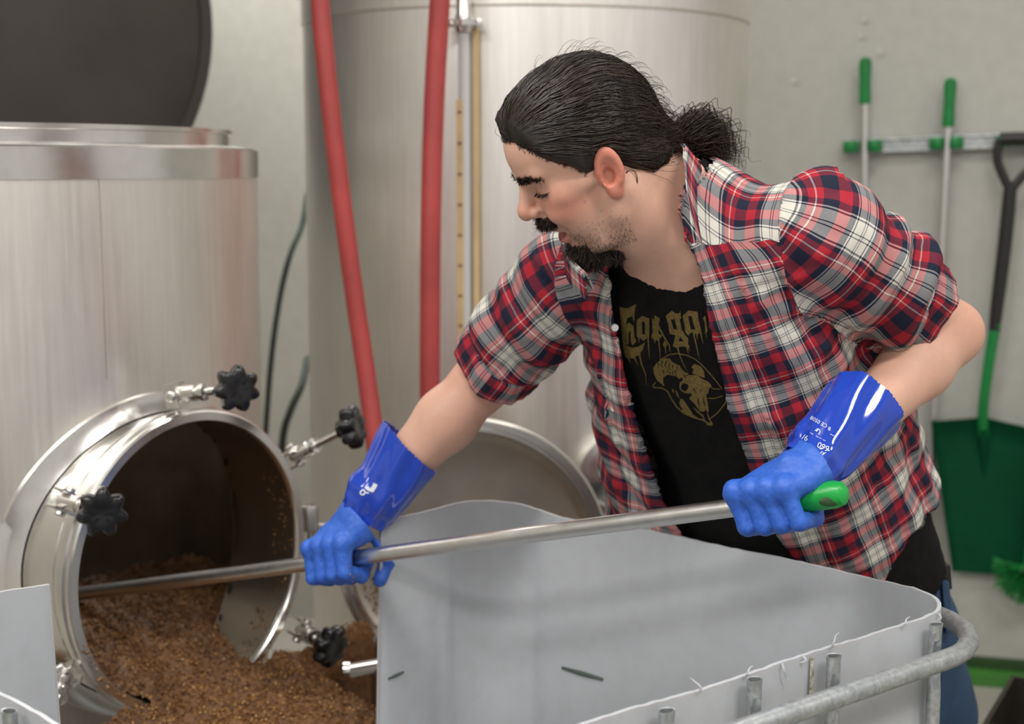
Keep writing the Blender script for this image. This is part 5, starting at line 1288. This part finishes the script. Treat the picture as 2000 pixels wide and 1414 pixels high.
ca = ca + fade * (nr_ * (.0010 + .0020 * vnoise(fl * 75, 61)).reshape(len(ca), K, 1) + sd2 * (.0042 * vnoise(fl * 48, 62) + .0016 * vnoise(fl * 120, 63)).reshape(len(ca), K, 1))
curves = list(ca)
strands('combed_strands', curves, .0007, M['hair'], hair)
# flyaway wisps
fly = []
for k in range(420):
    c = curves[r2.integers(len(curves))]; i = r2.integers(2, K - 3); p0 = c[i]; n0 = p0 - np.array(hcw); n0 /= np.linalg.norm(n0); tdir = c[i + 1] - c[i]; tdir /= np.linalg.norm(tdir); L = r2.uniform(.012, .04); cu = r2.uniform(-1, 1); sd_ = np.cross(n0, tdir)
    s_ = np.linspace(0, 1, 8)[:, None]; fly.append(p0 + tdir * L * s_ + n0 * (L * .45 * np.sin(s_ * 2.2)) + sd_ * cu * L * .5 * s_ ** 2)
strands('flyaways', fly, .00028, M['hair'], hair)
# ponytail: curly locks falling behind the tie
pt = []
path_t = [np.array(P(*c)) for c in ((1322, 266, 1.99), (1345, 254, 2.0), (1375, 262, 2.015), (1398, 290, 2.03), (1408, 325, 2.04))]
pc = np.array([tuple(x) for x in spline(path_t, 8)])
for k in range(1100):
    L = r2.uniform(.55, 1.0); n = 22; s_ = np.linspace(0, L, n) * (len(pc) - 1); c = np.stack([np.interp(s_, np.arange(len(pc)), pc[:, j]) for j in range(3)], 1); q = s_ / (len(pc) - 1)
    off = r2.normal(0, 1, 3) * .014; off2 = r2.normal(0, .006, 3); spread = np.sin(np.clip(q * 1.25 + .08, 0, 1) * math.pi * .62)[:, None]; ph = r2.uniform(0, 6.3); fq = r2.uniform(16, 26); am = r2.uniform(.004, .0095)
    u1 = np.array([.5, 0, .86]); u2 = np.array([0, 1.0, 0]); hel = (np.cos(ph + fq * q)[:, None] * u1 + np.sin(ph + fq * q)[:, None] * u2) * am * np.clip(q * 3, 0, 1)[:, None]
    pt.append(c + off * spread + off2 * (q ** 2)[:, None] * 2 + hel)
strands('ponytail', pt, .0006, M['hair'], hair)
mb = MB(); td = Vector(pc[3] - pc[0]).normalized(); X = td.orthogonal().normalized(); Y = td.cross(X)
mb.tube([Vector(pc[1]) + (X * math.cos(a2) + Y * math.sin(a2)) * .0125 for a2 in np.linspace(0, 2 * math.pi, 24, endpoint=False)], .0032, 8, closed=True); mb.build('hair_tie', M['black_plastic'], hair)
# little curl on the neck behind the ear
cu0 = sphere_trace(1232, 330, body_sdf, 1.3); loops = []
for dx in (0, .0012): loops.append(np.array([tuple(cu0 + Vector((.011 * math.cos(a2) * (1 - .05 * a2) + dx, -.004, -.014 + .013 * math.sin(a2)))) for a2 in np.linspace(1.9, 8.3, 22)]))
strands('neck_curl', loops, .0006, M['hair'], hair)

# ---- beard, moustache, brows, lashes: short hairs rooted in the skin
bn = normals(bv, bf); bq = to_head(bv.astype(F32)).astype(float); by = np.abs(bq[:, 1])
HMf = np.array(HM)
def fuzz(name, mask, count, length, direc, rad, jitter=.35, parent=None, curl=.25, k=6, dens=None, seed=1):
    r = np.random.default_rng(seed); ids = np.where(mask)[0]; p = None if dens is None else dens[ids] / dens[ids].sum(); ids = r.choice(ids, count, p=p); out = []
    for i in ids:
        d_ = HMf @ (np.array(direc(bq[i])) + r.normal(0, jitter, 3)); d_ = d_ / np.linalg.norm(d_) + bn[i] * .55; d_ /= np.linalg.norm(d_); L = length * r.uniform(.55, 1.15); side = np.cross(d_, r.normal(0, 1, 3)); s_ = np.linspace(0, 1, k)[:, None]
        p0 = bv[i] + r.normal(0, .0012, 3); out.append(p0 + d_ * L * s_ + side * curl * L * s_ ** 2 - bn[i] * .001)
    return strands(name, out, rad, M['hair'], parent)
x, z = bq[:, 0], bq[:, 2]; nearh = np.linalg.norm(bq, axis=1) < .16
chin = nearh & (x > .018) & (z < -.084) & (by < .036) & (z > -.13)
chin2 = nearh & (x > .040) & (z < -.088) & (by < .030)
beard = fuzz('beard', chin | chin2, 3000, .019, lambda q: (.05, .1 * np.sign(q[1]), -1), .00055, .35, person, .3, 6, np.where(chin2, 2.2, 1.0), 2); tag(beard, 'dark goatee beard')
must = nearh & (x > .074) & (z < -.026) & (z > -.0415) & (by < .031) & (by > .001)
mo = fuzz('moustache', must, 900, .011, lambda q: (.35, .9 * np.sign(q[1]), -.8), .0005, .25, person, .2, 5, None, 3); tag(mo, 'dark moustache')
stub = nearh & (x > -.005) & (x < .075) & (z < -.040) & (by > .028) & (z > -.11)
sb = fuzz('stubble', stub, 1500, .0042, lambda q: (.3, 0, -1), .00022, .35, beard, .1, 4, np.clip((-z - .035) * 30, .05, 2) ** 2, 4)
brow = nearh & (x > .066) & (by > .008) & (by < .052) & (np.abs(z - (.0365 + .10 * np.clip(by - .008, 0, .028) - .30 * np.clip(by - .038, 0, 1))) < np.interp(by, [.008, .02, .046], [.0055, .0058, .0028]))
if brow.sum() > 5: eb = fuzz('eyebrows', brow, 800, .0095, lambda q: (-.3, 1.0 * np.sign(q[1]), .12), .00048, .18, person, .1, 5, None, 5)
azb, elb = az_el(bq); lowb = elb - np.interp(azb, HA, HE)
edge_m = nearh & (np.abs(lowb + .0) < .03) & (azb < 1.22) & (bq[:, 2] > -.06) & ~((np.abs(bq[:, 0] + .010) < .024) & (by > .066))
fuzz('hairline_fuzz', edge_m, 900, .010, lambda q: (-1.0, 0, .5), .00026, .25, hair, .15, 5, None, 9)
# closed lid line and lashes of both eyes (mirrored in the head's own frame)
lid = [to_head(A(sphere_trace(x_, y_, body_sdf, 1.3))[None])[0].astype(float) for x_, y_ in ((1047, 377), (1054, 380), (1061, 380), (1068, 378), (1075, 375), (1080, 372))]
la = []; lines_ = []
for sg in (1, -1):
    lp = np.array([tuple(q) for q in spline([Vector((q[0], q[1] * sg, q[2])) for q in lid], 6)]); wl_ = np.array([tuple(from_head(q)) for q in lp]); lines_.append(wl_[:-6] + HMf @ np.array([.0003, 0, 0]))
    for k in range(75):
        i = r2.integers(0, len(wl_) - 10); d_ = HMf @ np.array([.75 + r2.normal(0, .1), sg * (.25 + r2.normal(0, .15)), -.62 + r2.normal(0, .1)]); s_ = np.linspace(0, 1, 5)[:, None]; la.append(wl_[i] + d_ * .0085 * r2.uniform(.6, 1) * s_ + HMf @ np.array([0, 0, .0025]) * s_ ** 2)
strands('eyelashes', la, .00035, M['hair'], person); strands('lid_line', lines_, .0004, M['hair'], person)
# ============================================================ PRINTS (flat ink lying on the cloth and on the glove)
from mathutils.geometry import tessellate_polygon
def surf_bvh(o): me = o.data; return BVHTree.FromPolygons([tuple(v.co) for v in me.vertices], [tuple(p.vertices) for p in me.polygons])
def lay(bvh_, px, py, off): 
    h = bvh_.ray_cast(CAM, ray(px, py).normalized())
    return None if h[0] is None else h[0] - ray(px, py).normalized() * off
class Ink:
    def __init__(s, bvh_, conv, off=.0009): s.b = bvh_; s.c = conv; s.o = off; s.v = []; s.f = []
    def tri(s, a, b, c, depth=0):
        L = max((a - b).length, (b - c).length, (c - a).length)
        if L > 7 and depth < 5:
            if L == (a - b).length: m = (a + b) / 2; s.tri(a, m, c, depth + 1); s.tri(m, b, c, depth + 1)
            elif L == (b - c).length: m = (b + c) / 2; s.tri(a, b, m, depth + 1); s.tri(a, m, c, depth + 1)
            else: m = (c + a) / 2; s.tri(a, b, m, depth + 1); s.tri(m, b, c, depth + 1)
            return
        q = [lay(s.b, p.x, p.y, s.o) for p in (a, b, c)]
        if None in q: return
        o = len(s.v); s.v += q; s.f.append((o, o + 1, o + 2))
    def poly(s, outer, *holes):
        loops = [[Vector((*s.c(x, y), 0)) for x, y in l] for l in (outer,) + holes]; flat = [p for l in loops for p in l]
        for t_ in tessellate_polygon(loops): s.tri(*[flat[i].xy.to_3d() for i in t_])
        return s
    def line(s, pts, w0, w1=None):
        w1 = w0 if w1 is None else w1; pts = [Vector((x, y, 0)) for x, y in pts]; n = len(pts)
        for i in range(n - 1):
            d = (pts[i + 1] - pts[i]).normalized(); nn = Vector((-d.y, d.x, 0)); a = w0 + (w1 - w0) * i / (n - 1); b = w0 + (w1 - w0) * (i + 1) / (n - 1)
            s.poly([(pts[i] + nn * a).xy, (pts[i + 1] + nn * b).xy, (pts[i + 1] - nn * b).xy, (pts[i] - nn * a).xy])
        return s
    def text(s, body, org, dx, size):
        cu = bpy.data.curves.new('ink_text', 'FONT'); cu.body = body; cu.size = 1; o = bpy.data.objects.new('ink_text', cu); COL.objects.link(o)
        me = bpy.data.meshes.new_from_object(o.evaluated_get(bpy.context.evaluated_depsgraph_get())); bpy.data.objects.remove(o); bpy.data.curves.remove(cu)
        d = Vector(dx).normalized(); u = Vector((d.y, -d.x)); me.calc_loop_triangles(); pv = [Vector(org) + (d * v.co.x + u * v.co.y) * size for v in me.vertices]
        for t_ in me.loop_triangles: s.tri(*[Vector((*s.c(*pv[i]), 0)) for i in t_.vertices])
        bpy.data.meshes.remove(me); return s
    def build(s, name, mat, parent): return MB().add(s.v, s.f).build(name, mat, parent, None, False)
t = NT('gold_screen_print'); t.base(t.ramp(t.noise(260, 4, .7), [(0.35, (.085, .055, .012)), (0.65, (.17, .115, .024))])).set(Roughness=.8); M['gold'] = t.m
tb = surf_bvh(tee); K8 = 1747 / 210; cA = lambda x, y: (1190 + x / K8, 590 + y / K8)
ink = Ink(tb, cA)
# first letter, a blackletter T hooked round an h
ink.poly([(165, 80), (290, 105), (440, 30), (410, 160), (405, 330), (370, 230), (290, 265), (275, 360), (262, 700), (380, 745), (480, 720), (580, 655), (545, 770), (490, 850), (380, 915), (262, 900), (225, 760), (205, 520), (190, 330)])
ink.poly([(270, 380), (320, 330), (395, 390), (405, 560), (440, 640), (380, 700), (350, 650), (345, 470), (318, 480), (310, 690), (275, 690)])
ink.poly([(445, 290), (545, 222), (652, 270), (648, 560), (555, 628), (500, 580), (445, 560)], [(530, 310), (582, 330), (580, 520), (532, 525)])
ink.poly([(695, 245), (735, 320), (735, 215), (822, 265), (800, 400), (800, 510), (862, 545), (800, 620), (735, 620), (680, 570), (705, 500)])
ink.line([(715, 290), (790, 380), (870, 530), (940, 650), (975, 700), (985, 800)], 20, 6)
ink.poly([(870, 690), (900, 620), (945, 700), (910, 740), (885, 720)])
ink.poly([(918, 225), (1015, 140), (1080, 185), (1140, 180), (1155, 130), (1165, 280), (1140, 260), (1175, 440), (1230, 530), (1285, 600), (1280, 730), (1180, 720), (1100, 745), (1030, 720), (1075, 540), (980, 515), (960, 380)], [(1000, 290), (1060, 275), (1105, 440), (1045, 440)], [(1125, 640), (1150, 565), (1215, 640)])
ink.poly([(1188, 225), (1290, 135), (1435, 160), (1450, 280), (1500, 500), (1400, 520), (1330, 490), (1285, 545), (1235, 490), (1225, 370)], [(1280, 230), (1335, 225), (1395, 445), (1325, 445)])
ink.poly([(1520, 260), (1560, 215), (1600, 480), (1560, 480), (1550, 330)])
for a in ([(630, 560), (640, 760), (655, 930)], [(800, 600), (820, 780), (830, 920)], [(905, 720), (920, 840)], [(1110, 740), (1140, 850), (1200, 1000), (1270, 1120)], [(1260, 720), (1285, 850)], [(1285, 700), (1305, 800)], [(1370, 510), (1415, 700), (1445, 850), (1475, 950)], [(1420, 510), (1435, 620)], [(1485, 490), (1525, 680)], [(300, 890), (350, 1000)], [(400, 890), (470, 1030)], [(490, 840), (520, 1000), (590, 1170), (600, 1350)], [(740, 610), (740, 680)], [(480, 560), (485, 670)], [(1280, 520), (1285, 550)], [(1565, 480), (1585, 580)]): ink.line(a, 13, 2)
# ram skull
K9 = 1591 / 180; cB = lambda x, y: (1260 + x / K9, 690 + y / K9); ink.c = cB
ink.poly([(400, 85), (300, 95), (200, 170), (140, 250), (150, 350), (210, 470), (330, 570), (310, 470), (312, 420), (380, 370), (480, 385), (545, 400), (590, 445), (660, 400), (760, 350), (690, 330), (620, 260), (600, 215), (520, 180), (470, 150), (440, 105)])
ink.poly([(800, 240), (850, 180), (960, 225), (1015, 310), (1030, 430), (960, 400), (880, 370), (810, 350), (840, 280)])
ink.poly([(640, 400), (760, 375), (900, 380), (1000, 450), (1090, 490), (1150, 560), (1110, 600), (1090, 690), (1055, 710), (1080, 860), (1100, 1000), (1075, 1030), (1040, 960), (1030, 1000), (985, 1010), (940, 990), (860, 880), (790, 810), (760, 770), (810, 730), (800, 690), (700, 690), (620, 650), (590, 590), (600, 500), (650, 470)], [(615, 560), (660, 515), (740, 535), (745, 610), (690, 660), (620, 620)], [(900, 760), (925, 800), (945, 960), (915, 880)], [(990, 720), (1030, 850), (1035, 940), (1005, 850)])
ink.poly([(820, 920), (960, 1030), (1000, 1100), (900, 1020)])
ink.poly([(465, 610), (500, 640), (495, 690), (470, 650)]); ink.poly([(525, 630), (560, 680), (590, 780), (545, 730)])
ink.poly([(610, 780), (660, 800), (740, 920), (830, 1060), (900, 1110), (960, 1150), (820, 1110), (700, 1050), (600, 990), (650, 970), (590, 870)])
ink.line([(180, 500), (135, 560), (150, 590), (300, 600), (390, 660), (450, 780), (540, 920), (660, 1030), (830, 1110), (990, 1150), (1060, 1190), (1120, 1235)], 10)
ink.line([(250, 110), (330, 75), (420, 20), (560, 5), (720, 35), (860, 100), (980, 200), (1100, 330), (1250, 510), (1330, 620)], 9)
ink.line([(985, 1050), (1020, 1160), (1120, 1240)], 12); ink.line([(1075, 1040), (1110, 1140), (1165, 1225)], 10); ink.line([(1110, 1140), (1240, 1040), (1370, 880), (1420, 780)], 10)
ink.line([(1130, 580), (1180, 615), (1300, 620)], 8); ink.line([(1090, 775), (1190, 780), (1340, 735)], 8); ink.line([(1070, 1210), (1160, 1230)], 25)
pr = ink.build('gold_print', M['gold'], tee); tag(pr, 'gold dripping lettering and ram skull print')
# dark ridges across the horn
rk = Ink(tb, cB, .0013)
for a in ([(230, 170), (215, 260)], [(300, 130), (280, 210), (300, 240)], [(370, 130), (340, 210), (360, 250)], [(430, 170), (400, 240), (430, 290)], [(480, 200), (470, 260)], [(310, 290), (320, 370)], [(420, 320), (430, 380)], [(520, 290), (530, 390)], [(380, 290), (390, 340)], [(470, 320), (480, 380)], [(560, 230), (540, 290)], [(660, 380), (720, 430)], [(830, 610), (890, 690)], [(950, 650), (975, 620)]): rk.line(a, 9, 3)
rk.build('print_gaps', M['tee'], pr)
# ---- glove print, upside down to the viewer, partly worn away
gb = surf_bvh(gauL); KG = 1414 / 120; cG = lambda x, y: (1540 + x / KG, 800 + y / KG)
ik = Ink(gb, cG, .0010); dv = (-.90, -.43)
ik.text('660', (955, 860), dv, 190); ik.text('9/', (475, 615), (-.8, -.35), 180); ik.text('CE 0508', (905, 355), (-.86, -.50), 125)
ik.text('S', (815, 985), dv, 165)
for a in ([(330, 950), (360, 900)], [(350, 1040), (400, 920)], [(385, 1060), (430, 940)], [(420, 1060), (465, 950)], [(470, 1020), (500, 920)], [(320, 980), (345, 900), (420, 900), (520, 930)], [(530, 960), (555, 880)], [(470, 830), (540, 870), (520, 910)]): ik.line(a, 6, 5)
ik.line([(690, 570), (730, 510), (715, 460), (660, 440), (610, 490)], 7); ik.line([(640, 500), (700, 440)], 14, 8)
for a in ([(910, 470), (930, 390)], [(935, 485), (950, 400)], [(955, 485), (965, 400)]): ik.line(a, 5)
for a in ([(500, 530), (570, 570)], [(630, 600), (690, 640)], [(710, 645), (760, 670)], [(790, 690), (850, 720)], [(960, 560), (1060, 610)], [(310, 740), (330, 820)], [(350, 760), (370, 830)], [(250, 770), (300, 735), (350, 740), (390, 790)]): ik.line(a, 5)
gpr = ik.build('white_print', M['ink'], gauL)
gb2 = surf_bvh(gauR); KH = 2000 / 120; cH = lambda x, y: (680 + x / KH, 920 + y / KH); ik = Ink(gb2, cH, .0010)
ik.line([(480, 600), (545, 650), (545, 720), (480, 780), (400, 740), (400, 670), (480, 600)], 22); ik.poly([(520, 530), (600, 520), (660, 470), (690, 560), (760, 520), (830, 380), (960, 450), (900, 560), (820, 690), (740, 680), (620, 620)]); ik.line([(570, 700), (670, 715)], 22)
ik.build('white_print', M['ink'], gauR)
